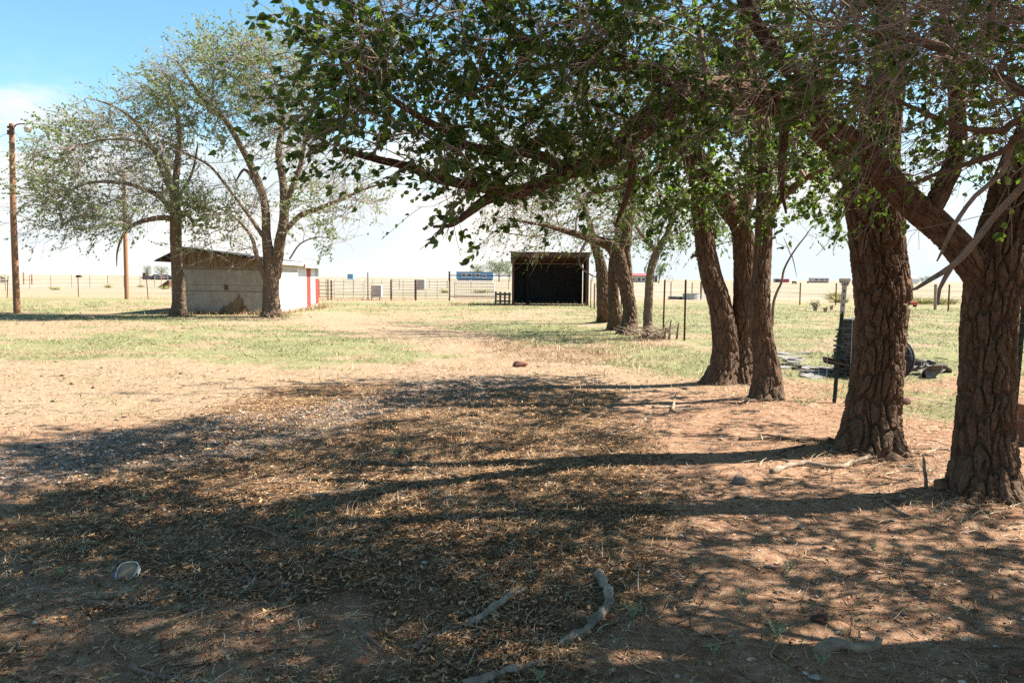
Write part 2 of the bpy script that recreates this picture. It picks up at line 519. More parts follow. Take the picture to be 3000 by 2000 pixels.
# ---- scattered ground cover (uncountable: one object of each kind)
def scatter(n, X0, X1, Y0, Y1, dens, bias=1.0):
    """points in a wedge of ground, thinning out with distance"""
    out = []
    while len(out) < n:
        u = rng.random(n * 2)
        y = Y0 * (Y1 / Y0) ** (u ** bias)
        x = X0 + (X1 - X0) * rng.random(n * 2)
        x = x * (0.75 * y + 0.7)
        k = rng.random(n * 2) < dens(x, y)
        out += list(zip(x[k], y[k]))
    out = np.array(out[:n])
    return out[:, 0], out[:, 1]
def ribbons(x, y, z, az, L, w, lift, curl, segs=3):
    """curved flat blades: base, heading az, length L, width w, end height lift*L, sideways curl"""
    n = len(x); t = np.linspace(0, 1, segs + 1)[None]
    a = az[:, None] + curl[:, None] * t
    el = lift[:, None] * (1 - 0.55 * t)
    st = L[:, None] / segs
    dx = np.cumsum(np.cos(a) * np.cos(el) * st, 1) - np.cos(a[:, :1]) * np.cos(el[:, :1]) * st
    dy = np.cumsum(np.sin(a) * np.cos(el) * st, 1) - np.sin(a[:, :1]) * np.cos(el[:, :1]) * st
    dz = np.cumsum(np.sin(el) * st, 1) - np.sin(el[:, :1]) * st
    cx = x[:, None] + dx; cy = y[:, None] + dy; cz = z[:, None] + np.maximum(dz, 0) + 0.004
    ww = w[:, None] * (1 - 0.75 * t) * 0.5
    sx = -np.sin(a) * ww; sy = np.cos(a) * ww
    V = np.stack([np.stack([cx - sx, cy - sy, cz], -1), np.stack([cx + sx, cy + sy, cz + ww * 0.6], -1)], 2).reshape(-1, 3)
    k = (np.arange(n)[:, None] * (segs + 1) + np.arange(segs)[None]) * 2
    F = np.stack([k, k + 1, k + 3, k + 2], -1).reshape(-1, 4)
    return V, F
def mat_island(name, stops, rough=0.8, trans=None):
    m, nt, b = material(name, rough, 0.15); t = NT(nt)
    isl = t.n('ShaderNodeNewGeometry').outputs['Random Per Island']
    nt.links.new(t.ramp(isl, stops), b.inputs['Base Color'])
    return m
M_STRAW = mat_island('straw', [(0, (0.080, 0.040, 0.017)), (0.45, (0.20, 0.115, 0.055)), (0.78, (0.38, 0.275, 0.165)), (1, (0.64, 0.52, 0.38))])
M_GRASS = mat_island('grass_blade', [(0, (0.050, 0.085, 0.025)), (0.5, (0.105, 0.14, 0.045)), (0.8, (0.21, 0.20, 0.095)), (1, (0.36, 0.30, 0.18))])
M_LITTER = mat_island('leaf_litter', [(0, (0.033, 0.015, 0.007)), (0.4, (0.121, 0.055, 0.023)), (0.7, (0.275, 0.138, 0.060)), (1, (0.572, 0.342, 0.172))])
M_STONE = mat_island('pebble', [(0, (0.10, 0.065, 0.05)), (0.4, (0.19, 0.145, 0.12)), (0.7, (0.30, 0.225, 0.175)), (1, (0.56, 0.50, 0.44))])
M_TWIGL = mat_island('litter_twig', [(0, (0.055, 0.031, 0.018)), (0.5, (0.165, 0.100, 0.058)), (1, (0.396, 0.275, 0.172))])

def cover():
    # dead grass
    x, y = scatter(66000, -1, 1, 2.7, 13.5, lambda a, b: 0.05 + 0.95 * zone_litter(a, b) * (1 - 0.6 * zone_gravel(a, b)) * (0.25 + 0.65 * sstep(fbm(a * 1.7, b * 1.7, 91), 0.4, 0.6)))
    n = len(x); sc = 0.7 + y / 14
    V1, F1 = ribbons(x, y, gheight(x, y), rng.uniform(0, 6.28, n), rng.uniform(0.02, 0.085, n) * (0.8 + 0.4 * sc * .5) * np.where(rng.random(n) < .12, 1.8, 1), rng.uniform(0.002, 0.0046, n) * sc,
                     np.abs(rng.normal(0.0, 0.42, n)), rng.normal(0, 1.3, n))
    x, y = scatter(13000, -1.1, 1, 12.5, 27, lambda a, b: 0.02 + 0.98 * zone_litter(a, b) * sstep(fbm(a * 0.9, b * 0.9, 93), 0.36, 0.6), 0.8)
    n = len(x)
    V2, F2 = ribbons(x, y, gheight(x, y), rng.uniform(0, 6.28, n), rng.uniform(0.06, 0.22, n), rng.uniform(0.005, 0.010, n), rng.uniform(0.0, 1.0, n), rng.normal(0, 0.8, n))
    # sparse straw over the rest of the yard and along the fences
    x, y = scatter(24000, -1, 1, 7, 60, lambda a, b: 0.05 + 0.9 * (1 - zone_litter(a, b)) * sstep(fbm(a * 0.5, b * 0.5, 95), 0.42, 0.62), 0.75)
    n = len(x); sc = 0.6 + y / 14
    V3, F3 = ribbons(x, y, gheight(x, y), rng.uniform(0, 6.28, n), rng.uniform(0.03, 0.10, n) * sc ** .5, rng.uniform(0.003, 0.005, n) * sc, rng.uniform(0.0, 0.35, n), rng.normal(0, 0.9, n))
    # rough tufts along fence lines
    xs = []; ys = []
    for (a, b, m, wd) in (((-26, 57), (-7.5, 56), 900, 1.2), ((-9.8, 34.2), (-9.9, 44), 900, 0.35), ((-14.4, 33.9), (-9.8, 34.1), 700, 0.35),
                          ((-3.6, 48.3), (0.2, 48.3), 700, 0.35), ((0.2, 48.2), (4.4, 48.2), 400, 0.2), ((3.75, 21.8), (3.75, 21.9), 160, 0.35),
                          ((-12.9, 31.8), (-12.7, 31.8), 160, 0.4), ((-9.4, 31.7), (-9.0, 31.7), 200, 0.5)):
        u = rng.random(m)
        xs.append(a[0] + (b[0] - a[0]) * u + rng.normal(0, wd * 0.5, m)); ys.append(a[1] + (b[1] - a[1]) * u + rng.normal(0, wd * 0.5, m))
    x = np.concatenate(xs); y = np.concatenate(ys); n = len(x)
    V4, F4 = ribbons(x, y, gheight(x, y), rng.uniform(0, 6.28, n), rng.uniform(0.15, 0.42, n), rng.uniform(0.012, 0.022, n), rng.uniform(0.4, 1.3, n), rng.normal(0, 0.7, n))
    xs = []; ys = []
    for k, m, rad in (('A', 1300, .42), ('B', 1500, .5), ('C1', 800, .5), ('C2', 700, .45), ('D3', 200, .5), ('D2', 200, .5), ('D1', 200, .5)):
        p = TPOS[k]; xs.append(p.x + rng.normal(0, rad, m)); ys.append(p.y - .12 + rng.normal(0, rad, m))
    x = np.concatenate(xs); y = np.concatenate(ys); n = len(x)
    V5, F5 = ribbons(x, y, gheight(x, y) + rng.uniform(0, .02, n), rng.uniform(0, 6.28, n), rng.uniform(0.05, 0.17, n), rng.uniform(0.003, 0.008, n), np.abs(rng.normal(0, .35, n)), rng.normal(0, 1.0, n))
    Vs = [V1, V2, V3, V4, V5]; Fs = [F1, F2, F3, F4, F5]; o = 0; Fo = []
    for v, f in zip(Vs, Fs):
        Fo.append(f + o); o += len(v)
    link('dry_grass', mesh_np('dry_grass', np.vstack(Vs), Fo, [M_STRAW]), None, 'matted dead grass under and between the trees', 'dry grass', kind='stuff')
    # green grass
    x, y = scatter(64000, -1, 1, 7.5, 50, lambda a, b: 0.01 + 0.99 * zone_green(a, b) * sstep(fbm(a * 1.1, b * 1.1, 97), 0.36, 0.6), 0.8)
    n = len(x); sc = 0.55 + y / 16
    V, F = ribbons(x, y, gheight(x, y), rng.uniform(0, 6.28, n), rng.uniform(0.03, 0.085, n) * sc ** .5 * np.where(rng.random(n) < .12, 2.1, 1), rng.uniform(0.004, 0.008, n) * sc, rng.uniform(0.3, 1.35, n), rng.normal(0, 0.8, n), 2)
    x, y = scatter(3500, -1, 1, 3, 12, lambda a, b: 0.02 + 0.6 * zone_litter(a, b) * sstep(fbm(a * 0.9, b * 0.9, 99), 0.55, 0.7))
    n = len(x)
    V2, F2 = ribbons(x, y, gheight(x, y), rng.uniform(0, 6.28, n), rng.uniform(0.02, 0.06, n), rng.uniform(0.003, 0.006, n), rng.uniform(0.3, 1.35, n), rng.normal(0, 0.8, n), 2)
    link('green_grass', mesh_np('green_grass', np.vstack([V, V2]), [F, F2 + len(V)], [M_GRASS]), None, 'short sparse green grass across the yard and pasture', 'grass', kind='stuff')
    # curled leaves, bark chips
    x, y = scatter(42000, -1, 1, 2.7, 14, lambda a, b: 0.06 + 0.94 * zone_litter(a, b) * (0.35 + 0.65 * sstep(fbm(a * 2.1, b * 2.1, 101), 0.4, 0.6)))
    n = len(x); sc = 0.75 + y / 16
    V, F = ribbons(x, y, gheight(x, y) + rng.uniform(0, 0.012, n), rng.uniform(0, 6.28, n), rng.uniform(0.010, 0.034, n) * sc, rng.uniform(0.007, 0.021, n) * sc, rng.normal(0.2, 0.45, n), rng.normal(0, 0.9, n), 2)
    link('leaf_litter', mesh_np('leaf_litter', V, [F], [M_LITTER]), None, 'fallen brown leaves and bark chips under the trees', 'leaf litter', kind='stuff')
    # stones
    def stones(x, y, s):
        n = len(x)
        octv = np.array([(1, 0, 0), (0.3, 0.9, 0.1), (-0.8, 0.5, 0), (-0.9, -0.5, 0.1), (0.2, -1, 0), (0.2, 0.1, 0.75), (0, 0, -0.5)])
        P = octv[None] * (1 + 0.35 * (rng.random((n, 7, 3)) - 0.5)) * s[:, None, None] * np.stack([np.ones(n), rng.uniform(0.6, 1, n), rng.uniform(0.35, 0.8, n)], -1)[:, None]
        a = rng.uniform(0, 6.28, n); c, d = np.cos(a)[:, None], np.sin(a)[:, None]
        Q = np.stack([P[..., 0] * c - P[..., 1] * d + x[:, None], P[..., 0] * d + P[..., 1] * c + y[:, None], P[..., 2] + (gheight(x, y) + 0.15 * s)[:, None]], -1)
        f = np.array([(0, 1, 5), (1, 2, 5), (2, 3, 5), (3, 4, 5), (4, 0, 5), (1, 0, 6), (2, 1, 6), (3, 2, 6), (4, 3, 6), (0, 4, 6)])
        return Q.reshape(-1, 3), (np.arange(n)[:, None, None] * 7 + f[None]).reshape(-1, 3)
    x, y = scatter(8000, -1.2, 0.4, 4.2, 13.5, lambda a, b: 0.02 + zone_gravel(a, b) * (0.25 + 0.75 * sstep(fbm(a * 1.5, b * 1.5, 107), 0.4, 0.62)))
    V, F = stones(x, y, np.abs(rng.normal(0.006, 0.007, len(x))) + 0.007)
    x, y = scatter(21000, -1, 1, 2.6, 12, lambda a, b: np.clip(0.10 + 0.9 * sstep(a, -0.6, 1.0) * sstep(fbm(a * 0.8, b * 0.8, 103), 0.3, 0.6), 0, 1) * (1 - 0.75 * zone_litter(a, b)))
    V2, F2 = stones(x, y, rng.uniform(0.0022, 0.0062, len(x)) + np.where(rng.random(len(x)) < 0.03, rng.uniform(0.006, 0.018, len(x)), 0))
    link('gravel', mesh_np('gravel', np.vstack([V, V2]), [F, F2 + len(V)], [M_STONE]), None, 'grey gravel of the old drive and grit strewn over the dirt', 'gravel', kind='stuff')
    x, y = scatter(1100, -1, 1, 7, 46, lambda a, b: 0.2 + 0.8 * sstep(fbm(a * .4, b * .4, 111), .4, .6))
    V, F = stones(x, y, (0.008 + 0.036 * rng.random(len(x)) ** 2.5) * (0.7 + y / 45))
    link('clods', mesh_np('clods', V, [F], [mat_island('clod', [(0, (0.03, 0.02, 0.014)), (0.6, (0.10, 0.058, 0.036)), (1, (0.34, 0.27, 0.20))])]), None, 'small dark clods and dung lumps strewn over the yard and pasture', 'clods', kind='stuff')
    # twigs
    x, y = scatter(3600, -1, 1, 2.7, 14, lambda a, b: 0.35 + 0.65 * zone_litter(a, b))
    n = len(x); mb_v = []; mb_f = []; o = 0
    az = rng.uniform(0, 6.28, n); L = np.abs(rng.normal(0.12, 0.10, n)) + 0.04; r = rng.uniform(0.0018, 0.0045, n)
    z = gheight(x, y)
    for i in range(n):
        m = MB(); k = 4; a = az[i]; p = Vector((x[i], y[i], z[i] + r[i] + 0.004)); pts = [p]
        for q in range(k):
            a += rng.normal(0, 0.35)
            p = p + Vector((math.cos(a), math.sin(a), rng.normal(0.01, 0.08))) * (L[i] / k); p.z = max(p.z, z[i] + 0.004); pts.append(p.copy())
        m.tube(pts, [r[i] * (1 - 0.12 * q) for q in range(k + 1)], 4, False)
        mb_v += m.V; mb_f += [tuple(c + o for c in f) for f in m.F]; o = len(mb_v)
    link('twig_litter', mesh_np('twig_litter', np.array(mb_v), [np.array(mb_f)], [M_TWIGL]), None, 'thin broken twigs strewn over the ground', 'twigs', kind='stuff')
cover()

# ================================================================ TREES
def catmull(P, step):
    P = np.asarray(P, float)                      # columns: x y z r
    out = []
    Q = np.vstack([2 * P[0] - P[1], P, 2 * P[-1] - P[-2]])
    for i in range(1, len(Q) - 2):
        p0, p1, p2, p3 = Q[i - 1:i + 3]
        n = max(1, int(np.linalg.norm(p2[:3] - p1[:3]) / step))
        for t in np.arange(n) / n:
            out.append(0.5 * ((2 * p1) + (p2 - p0) * t + (2 * p0 - 5 * p1 + 4 * p2 - p3) * t * t + (3 * p1 - p0 - 3 * p2 + p3) * t ** 3))
    out.append(P[-1])
    out = np.array(out); out[:, 3] = np.maximum(out[:, 3], 0.002)
    return out
def frames(C):
    T = np.gradient(C, axis=0); T /= np.linalg.norm(T, axis=1)[:, None] + 1e-9
    N = np.zeros_like(T)
    ref = np.array([1.0, 0, 0]) if abs(T[0, 0]) < 0.8 else np.array([0, 1.0, 0])
    for i in range(len(C)):
        ref = ref - T[i] * ref.dot(T[i]); ref /= np.linalg.norm(ref) + 1e-9
        N[i] = ref
    return T, N, np.cross(T, N)
def sweep_bark(P, step, sides, amp, seed, flare=0.0, lobes=5, bump_at=(), cap=True):
    """a limb with furrowed bark: P rows (x y z r)"""
    S = catmull(P, step)
    C = S[:, :3]; r = S[:, 3]
    T, N, B = frames(C)
    s = np.concatenate([[0], np.cumsum(np.linalg.norm(np.diff(C, axis=0), axis=1))])
    th = np.linspace(0, 2 * np.pi, sides, endpoint=False)
    TH, SS = np.meshgrid(th, s)
    RR = np.repeat(r[:, None], sides, 1)
    nx, ny = np.cos(TH), np.sin(TH)
    # broad swellings
    low = fbm(nx * 1.2 + seed * 3.1 + SS * 0.25, ny * 1.2 + SS * 1.1, seed, 3) - 0.5
    RR = RR * (1 + 0.20 * low)
    if flare:
        ph = seed * 1.7
        lob = 0.5 + 0.5 * np.cos(lobes * TH + ph + 1.3 * np.sin(2 * TH + ph))
        RR = RR * (1 + flare * np.exp(-np.maximum(SS - 0.2, 0) / 0.16) * (0.35 + 0.8 * lob) + 0.25 * flare * np.exp(-np.maximum(SS - 0.2, 0) / 0.5))
    for (sc_, thc, a, ws) in bump_at:
        dth = np.angle(np.exp(1j * (TH - thc)))
        RR = RR * (1 + a * np.exp(-(SS - sc_) ** 2 / ws ** 2 - dth ** 2 / 0.5))
    if amp > 0:
        circ = 2 * np.pi * np.mean(r)
        nu = max(6, int(round(circ / 0.050)))
        u = TH / (2 * np.pi) * nu; v = SS / 0.26
        wu = (fbm(nx * 2.5 + 9 + SS * 3.0, ny * 2.5 + SS * 2.0, seed + 5, 3) - 0.5) * 1.3
        wu = wu + 0.22 * np.sin(SS * 13 + 18 * vn(nx * 1.5 + 5, ny * 1.5 + SS, seed + 6))
        wv = (fbm(nx * 3 + 2, ny * 3 + SS * 2.0, seed + 8, 3) - 0.5) * 0.9
        e, f1 = cell2(u + wu, v + wv, nu, seed + 11)
        plate = sstep(e, 0.06, 0.26)
        e2, _ = cell2(u * 2 + wu * 2.2, v * 4.2 + wv * 3, nu * 2, seed + 17)
        fine = sstep(e2, 0.0, 0.22)
        g = fbm(nx * 20 + SS * 2, ny * 20 + SS * 8, seed + 23, 3) - 0.5
        hgt = vn(np.floor(u + wu) * 1.7, np.floor(v + wv) * 1.3, seed + 29)
        k = np.clip(r / max(r.max(), 1e-6), 0.35, 1)[:, None]
        RR = RR + amp * k * (plate * (0.75 + 0.35 * hgt) + fine * 0.30 * plate + g * 0.55 - 0.8)
    V = C[:, None] + RR[..., None] * (nx[..., None] * N[:, None] + ny[..., None] * B[:, None])
    nr = len(C)
    i = np.arange(nr - 1)[:, None] * sides + np.arange(sides)[None]
    j = np.arange(nr - 1)[:, None] * sides + (np.arange(sides)[None] + 1) % sides
    F = np.stack([i, j, j + sides, i + sides], -1).reshape(-1, 4)
    V = np.vstack([V.reshape(-1, 3), C[-1:] + T[-1:] * r[-1] * 0.5])
    k = np.arange(sides)
    tri = np.stack([(nr - 1) * sides + k, (nr - 1) * sides + (k + 1) % sides, np.full(sides, len(V) - 1)], -1)
    return V, F, tri

class Skeleton:
    def __init__(self, wind=(-0.35, 0, 0.0)):
        self.P = []; self.par = []; self.rfix = []; self.ok = []; self.wind = np.array(wind, float)
        self.limbs = []; self.chains = []; self.tips = []; self.reject = None
    def limb(self, pts, attach_from=0.0, bark=True):
        """pts rows (x y z r); nodes from arclength share attach_from on may carry branches"""
        self.limbs.append((np.asarray(pts, float), bark))
        S = catmull(pts, 0.12 if np.linalg.norm(np.diff(np.asarray(pts, float)[:, :3], axis=0), axis=1).sum() < 8 else 0.3)
        n = len(S)
        for i in range(n):
            self.par.append(len(self.P) - 1 if i else -1)
            self.P.append(S[i, :3]); self.rfix.append(S[i, 3]); self.ok.append(i / max(1, n - 1) >= attach_from)
    def grow(self, targets, step=0.15, jit=0.3, droop=0.0, maxlen=None):
        targets = np.asarray(targets, float)
        P = np.array(self.P); ok = np.array(self.ok)
        base = P[ok]
        d0 = np.array([np.min(np.linalg.norm(base - t, axis=1)) for t in targets])
        cap = len(self.P) + len(targets) * 60
        A = np.full((cap, 3), 1e6); D = np.zeros((cap, 3)); OK = np.zeros(cap, bool)
        n = len(self.P); A[:n] = P; OK[:n] = ok
        for i in range(n):
            p = self.par[i]
            D[i] = (P[i] - P[p]) if p >= 0 else (0, 0, 1)
        D[:n] /= np.linalg.norm(D[:n], axis=1)[:, None] + 1e-9
        for ti in np.argsort(d0):
            t = targets[ti]
            v = t - A[:n]; d = np.linalg.norm(v, axis=1) + 1e-6
            cosang = np.einsum('ij,ij->i', v, D[:n]) / d
            cost = d * (1.0 + 0.45 * (1 - cosang)) + np.where(OK[:n], 0, 1e6)
            b = int(np.argmin(cost)); L = d[b]
            if maxlen and L > maxlen: continue
            if L < step * 0.7: continue
            k = max(2, int(math.ceil(L / step)))
            dirn = v[b] / L
            t0 = D[b] * 0.7 + dirn * 0.6 + rng.normal(0, jit, 3); t0 = t0 / np.linalg.norm(t0) * L
            t1 = dirn + self.wind + rng.normal(0, jit, 3) + np.array([0, 0, -droop]); t1 = t1 / np.linalg.norm(t1) * L * 0.8
            s = np.linspace(0, 1, k + 1)[1:, None]
            H = (2 * s ** 3 - 3 * s ** 2 + 1) * A[b] + (s ** 3 - 2 * s ** 2 + s) * t0 + (-2 * s ** 3 + 3 * s ** 2) * t + (s ** 3 - s ** 2) * t1
            H[:-1] += rng.normal(0, 0.03 * min(L, 1.5) / k ** 0.5, (k - 1, 3)) if k > 1 else 0
            if self.reject is not None and self.reject(H): continue
            chain = [b]
            for q in range(k):
                pr = chain[-1]
                self.par.append(pr); self.P.append(H[q]); self.rfix.append(0); self.ok.append(True)
                A[n] = H[q]; dd = H[q] - A[pr]; D[n] = dd / (np.linalg.norm(dd) + 1e-9); OK[n] = True
                chain.append(n); n += 1
            self.chains.append(chain); self.tips.append(chain[-1])
        self.D = D[:n]; self.P = list(A[:n])
    def radii(self, tip=0.004, e=2.25):
        n = len(self.P); acc = np.zeros(n); r = np.array(self.rfix, float)
        ch = np.zeros(n, int)
        for i in range(n):
            if self.par[i] >= 0: ch[self.par[i]] += 1
        for i in range(n - 1, -1, -1):
            if r[i] == 0:
                if acc[i] == 0: acc[i] = tip ** e
                r[i] = acc[i] ** (1 / e)
                acc[self.par[i]] += acc[i] * 1.01
        self.r = r
        return r

def tube_chains(chains, P, r, big=0.025):
    Vs = []; Fs = []; o = 0
    for ch in chains:
        C = np.array([P[i] for i in ch]); rr = np.array([r[i] for i in ch])
        rr[0] = min(rr[0], rr[1] * 1.25)
        if len(C) < 2: continue
        T, N, B = frames(C)
        n = 8 if rr[0] > big * 2 else (6 if rr[0] > big else 4)
        th = np.linspace(0, 2 * np.pi, n, endpoint=False)
        V = C[:, None] + rr[:, None, None] * (np.cos(th)[None, :, None] * N[:, None] + np.sin(th)[None, :, None] * B[:, None])
        nr = len(C)
        i = np.arange(nr - 1)[:, None] * n + np.arange(n)[None]
        j = np.arange(nr - 1)[:, None] * n + (np.arange(n)[None] + 1) % n
        Fs.append(np.stack([i, j, j + n, i + n], -1).reshape(-1, 4) + o); Vs.append(V.reshape(-1, 3)); o += nr * n
    if not Vs: return np.zeros((0, 3)), np.zeros((0, 4), int)
    return np.vstack(Vs), np.vstack(Fs)
def unit(v):
    return v / (np.linalg.norm(v, axis=-1, keepdims=True) + 1e-9)
def twig_lines(O, Dr, L, curl, k=4):
    """curved polylines (n,k+1,3)"""
    t = np.linspace(0, 1, k + 1)[None, :, None]
    Q = O[:, None] + L[:, None, None] * (Dr[:, None] * t + curl[:, None] * t * t * 0.6)
    wv = np.cumsum(rng.normal(0, 0.055, Q.shape), 1) * L[:, None, None]
    return Q + wv - wv[:, :1]
def tubes3(Ln, r0, r1):
    """three-sided tubes along polylines (n,k,3)"""
    n, k, _ = Ln.shape
    T = unit(Ln[:, -1] - Ln[:, 0])
    ref = np.where(np.abs(T[:, 2:3]) < 0.8, np.array([[0, 0, 1.0]]), np.array([[1.0, 0, 0]]))
    N = unit(np.cross(T, ref)); B = np.cross(T, N)
    rad = r0[:, None] + (r1 - r0)[:, None] * np.linspace(0, 1, k)[None]
    th = np.array([0, 2.094, 4.189])
    V = Ln[:, :, None] + rad[:, :, None, None] * (np.cos(th)[None, None, :, None] * N[:, None, None] + np.sin(th)[None, None, :, None] * B[:, None, None])
    V = V.reshape(-1, 3)
    b = (np.arange(n)[:, None, None] * k + np.arange(k - 1)[None, :, None]) * 3 + np.arange(3)[None, None]
    c = (np.arange(n)[:, None, None] * k + np.arange(k - 1)[None, :, None]) * 3 + (np.arange(3)[None, None] + 1) % 3
    F = np.stack([b, c, c + 3, b + 3], -1).reshape(-1, 4)
    return V, F
def leaves(B, D, size, ovate=True, wind=np.array([-0.4, 0, -0.25])):
    n = len(B)
    d = unit(D + rng.normal(0, 0.65, (n, 3)) + wind)
    nrm = unit(np.cross(d, unit(rng.normal(0, 1, (n, 3)))))
    side = np.cross(nrm, d)
    s = (size * rng.uniform(0.65, 1.25, n))[:, None]
    w = s * rng.uniform(0.30, 0.40, n)[:, None]
    lift = nrm * w * rng.uniform(0.1, 0.9, n)[:, None]
    b = B + d * s * 0.12; t = b + d * s - nrm * s * rng.uniform(-0.1, 0.35, n)[:, None]
    if ovate:
        l1 = b + d * s * 0.22 + side * w + lift; l2 = b + d * s * 0.62 + side * w * 0.85 + lift
        r1 = b + d * s * 0.22 - side * w + lift; r2 = b + d * s * 0.62 - side * w * 0.85 + lift
        V = np.stack([b, l1, l2, t, r2, r1], 1).reshape(-1, 3)
        k = np.arange(n)[:, None] * 6
        F = np.vstack([k + np.array([[0, 1, 2, 3]]), k + np.array([[0, 3, 4, 5]])])
    else:
        l = b + d * s * 0.4 + side * w + lift; r = b + d * s * 0.4 - side * w + lift
        V = np.stack([b, l, t, r], 1).reshape(-1, 3)
        k = np.arange(n)[:, None] * 4
        F = np.vstack([k + np.array([[0, 1, 2]]), k + np.array([[0, 2, 3]])])
    return V, F
def make_tree(key, label, sk, cat='tree', name='elm_tree', trunk_mat=None, leaf_mat=None, tip=0.004, twig_len=(0.25, 0.65), twigs_per=1.0, twig_r=0.0032,
              sub=2, leaf=0.05, per=8, bare=0.2, bark=(0.012, 0.025, 120), flare=0.46, droop=0.25, ovate=True, loc=None, group='elm trees', thin=0.02, up=0.0, cull=None, dens=None, twig_mat=None, clump=0.0):
    trunk_mat = trunk_mat or M_BARK; leaf_mat = leaf_mat or M_LEAF
    loc = Vector(loc) if loc is not None else TPOS[key]
    root = empty(name, (loc.x, loc.y, 0), label, cat, group)
    off = np.array([loc.x, loc.y, 0.0])
    step, amp, sides = bark
    # trunk and limbs
    Vs = []; Fs = []; Ts = []; o = 0
    for q, (pts, bk) in enumerate(sk.limbs):
        rm = pts[:, 3].max()
        sd = max(10, int(sides * min(1, rm / 0.22)))
        first = pts[0, 2] < 0.35 and bk
        V, F, T = sweep_bark(pts, step * max(1.0, min(2.2, 0.16 / rm)) if bk else 0.05, sd if bk else 12, amp * min(1, rm / 0.2) if (rm > 0.03 and bk) else 0, 100 + 7 * q + hash_key(key), flare if first else 0.0,
                             lobes=4 + q % 3, bump_at=getattr(sk, 'bumps', {}).get(q, ()))
        if not bk:
            link('dead_branch', mesh_np('dead_branch', V - off, [F, T], [M_DEADBR], smooth=True), root)
            continue
        Vs.append(V); Fs.append(F + o); Ts.append(T + o); o += len(V)
    link('trunk', mesh_np('trunk', np.vstack(Vs) - off, Fs + Ts, [trunk_mat], smooth=False), root)
    # branches
    r = sk.radii(tip)
    BV, BF = tube_chains(sk.chains, sk.P, r)
    P = np.array(sk.P); D = sk.D
    src = [i for ch in sk.chains for i in ch[1:] if r[i] < thin]
    src = np.array(src, int)
    src = np.concatenate([np.repeat(src, max(1, int(twigs_per))), src[rng.random(len(src)) < (twigs_per % 1)]]) if twigs_per >= 1 else src[rng.random(len(src)) < twigs_per]
    if cull is not None:
        src = src[~cull(P[src])]
    if sk.reject is not None:
        src = src[np.array([not sk.reject(P[i:i + 1]) for i in src])]
    n = len(src)
    O = P[src]; w = sk.wind
    Dr = unit(unit(D[src]) * 0.8 + rng.normal(0, 0.55, (n, 3)) + w * 0.7 + np.array([0, 0, up]))
    L = rng.uniform(twig_len[0], twig_len[1], n)
    curl = rng.normal(0, 0.28, (n, 3)) + w * 0.6 + np.array([0, 0, -droop])
    Ln = twig_lines(O, Dr, L, curl)
    TV, TF = tubes3(Ln, np.full(n, twig_r), np.full(n, twig_r * 0.45))
    allV = [BV, TV]; allF = [BF, TF + len(BV)]
    lines = [(Ln, L)]
    if sub:
        idx = np.repeat(np.arange(n), sub); m = len(idx)
        tt = rng.uniform(0.25, 0.95, m)
        f = tt * 4; a = np.minimum(f.astype(int), 3); fr = (f - a)[:, None]
        O2 = Ln[idx, a] * (1 - fr) + Ln[idx, a + 1] * fr
        Dp = unit(Ln[idx, a + 1] - Ln[idx, a])
        D2 = unit(Dp * 0.9 + rng.normal(0, 0.55, (m, 3)) + w * 0.4)
        L2 = L[idx] * rng.uniform(0.3, 0.75, m)
        c2 = rng.normal(0, 0.3, (m, 3)) + w * 0.5 + np.array([0, 0, -droop])
        Ln2 = twig_lines(O2, D2, L2, c2, 3)
        V2, F2 = tubes3(Ln2, np.full(m, twig_r * 0.6), np.full(m, twig_r * 0.35))
        allF.append(F2 + sum(len(v) for v in allV)); allV.append(V2); lines.append((Ln2, L2))
    link('branches', mesh_np('branches', np.vstack(allV) - off, allF, [twig_mat or M_TWIG]), root)
    # leaves
    LB = []; LD = []
    for Ln_, L_ in lines:
        k = Ln_.shape[1] - 1; m = len(Ln_)
        keep = rng.random(m) > bare
        cl = 0.35 + 1.3 * vn(Ln_[:, 0, 0] * 1.6 + Ln_[:, 0, 2], Ln_[:, 0, 1] * 1.2 + Ln_[:, 0, 2] * 1.6, 5)
        if clump:
            cl = np.clip((vn(Ln_[:, 0, 0] * clump + 3, Ln_[:, 0, 2] * clump + Ln_[:, 0, 1] * .4, 15) - 0.30) * 3.6, 0.12, 1.9)
        if dens is not None: cl = cl * dens(Ln_[:, 0])
        cnt = np.where(keep, np.maximum(0, rng.poisson(per * cl)), 0)
        idx = np.repeat(np.arange(m), cnt); q = len(idx)
        f = rng.uniform(0.15, 1.0, q) * k; a = np.minimum(f.astype(int), k - 1); fr = (f - a)[:, None]
        LB.append(Ln_[idx, a] * (1 - fr) + Ln_[idx, a + 1] * fr); LD.append(unit(Ln_[idx, a + 1] - Ln_[idx, a]))
    LB = np.vstack(LB); LD = np.vstack(LD)
    LV, LF = leaves(LB, LD, leaf, ovate, wind=sk.wind * 1.0 + np.array([0, 0, -0.3]))
    link('crown', mesh_np('crown', LV - off, [LF], [leaf_mat]), root)
    print('TREE', key, 'nodes', len(P), 'twigs', n, 'leaves', len(LB))
    return root
def hash_key(k):
    return sum(ord(c) for c in str(k)) % 97
def W(rows, K_=K):
    """rows (x, y, depth, r) in pixels of the 2352-wide view -> world rows"""
    return np.array([tuple(at(x * K_, y * K_, Y)) + (r,) for x, y, Y, r in rows])
def base_row(key, r, dx=0, dz=-0.22):
    p = TPOS[key]
    return (p.x + dx, p.y, dz, r)
def px_targets(n, x0, x1, y0, y1, Y0, Y1, mask=None):
    out = []
    while len(out) < n:
        x = rng.uniform(x0, x1); y = rng.uniform(y0, y1)
        if mask and not mask(x, y): continue
        out.append(tuple(dp(x, y, rng.uniform(Y0, Y1))))
    return out
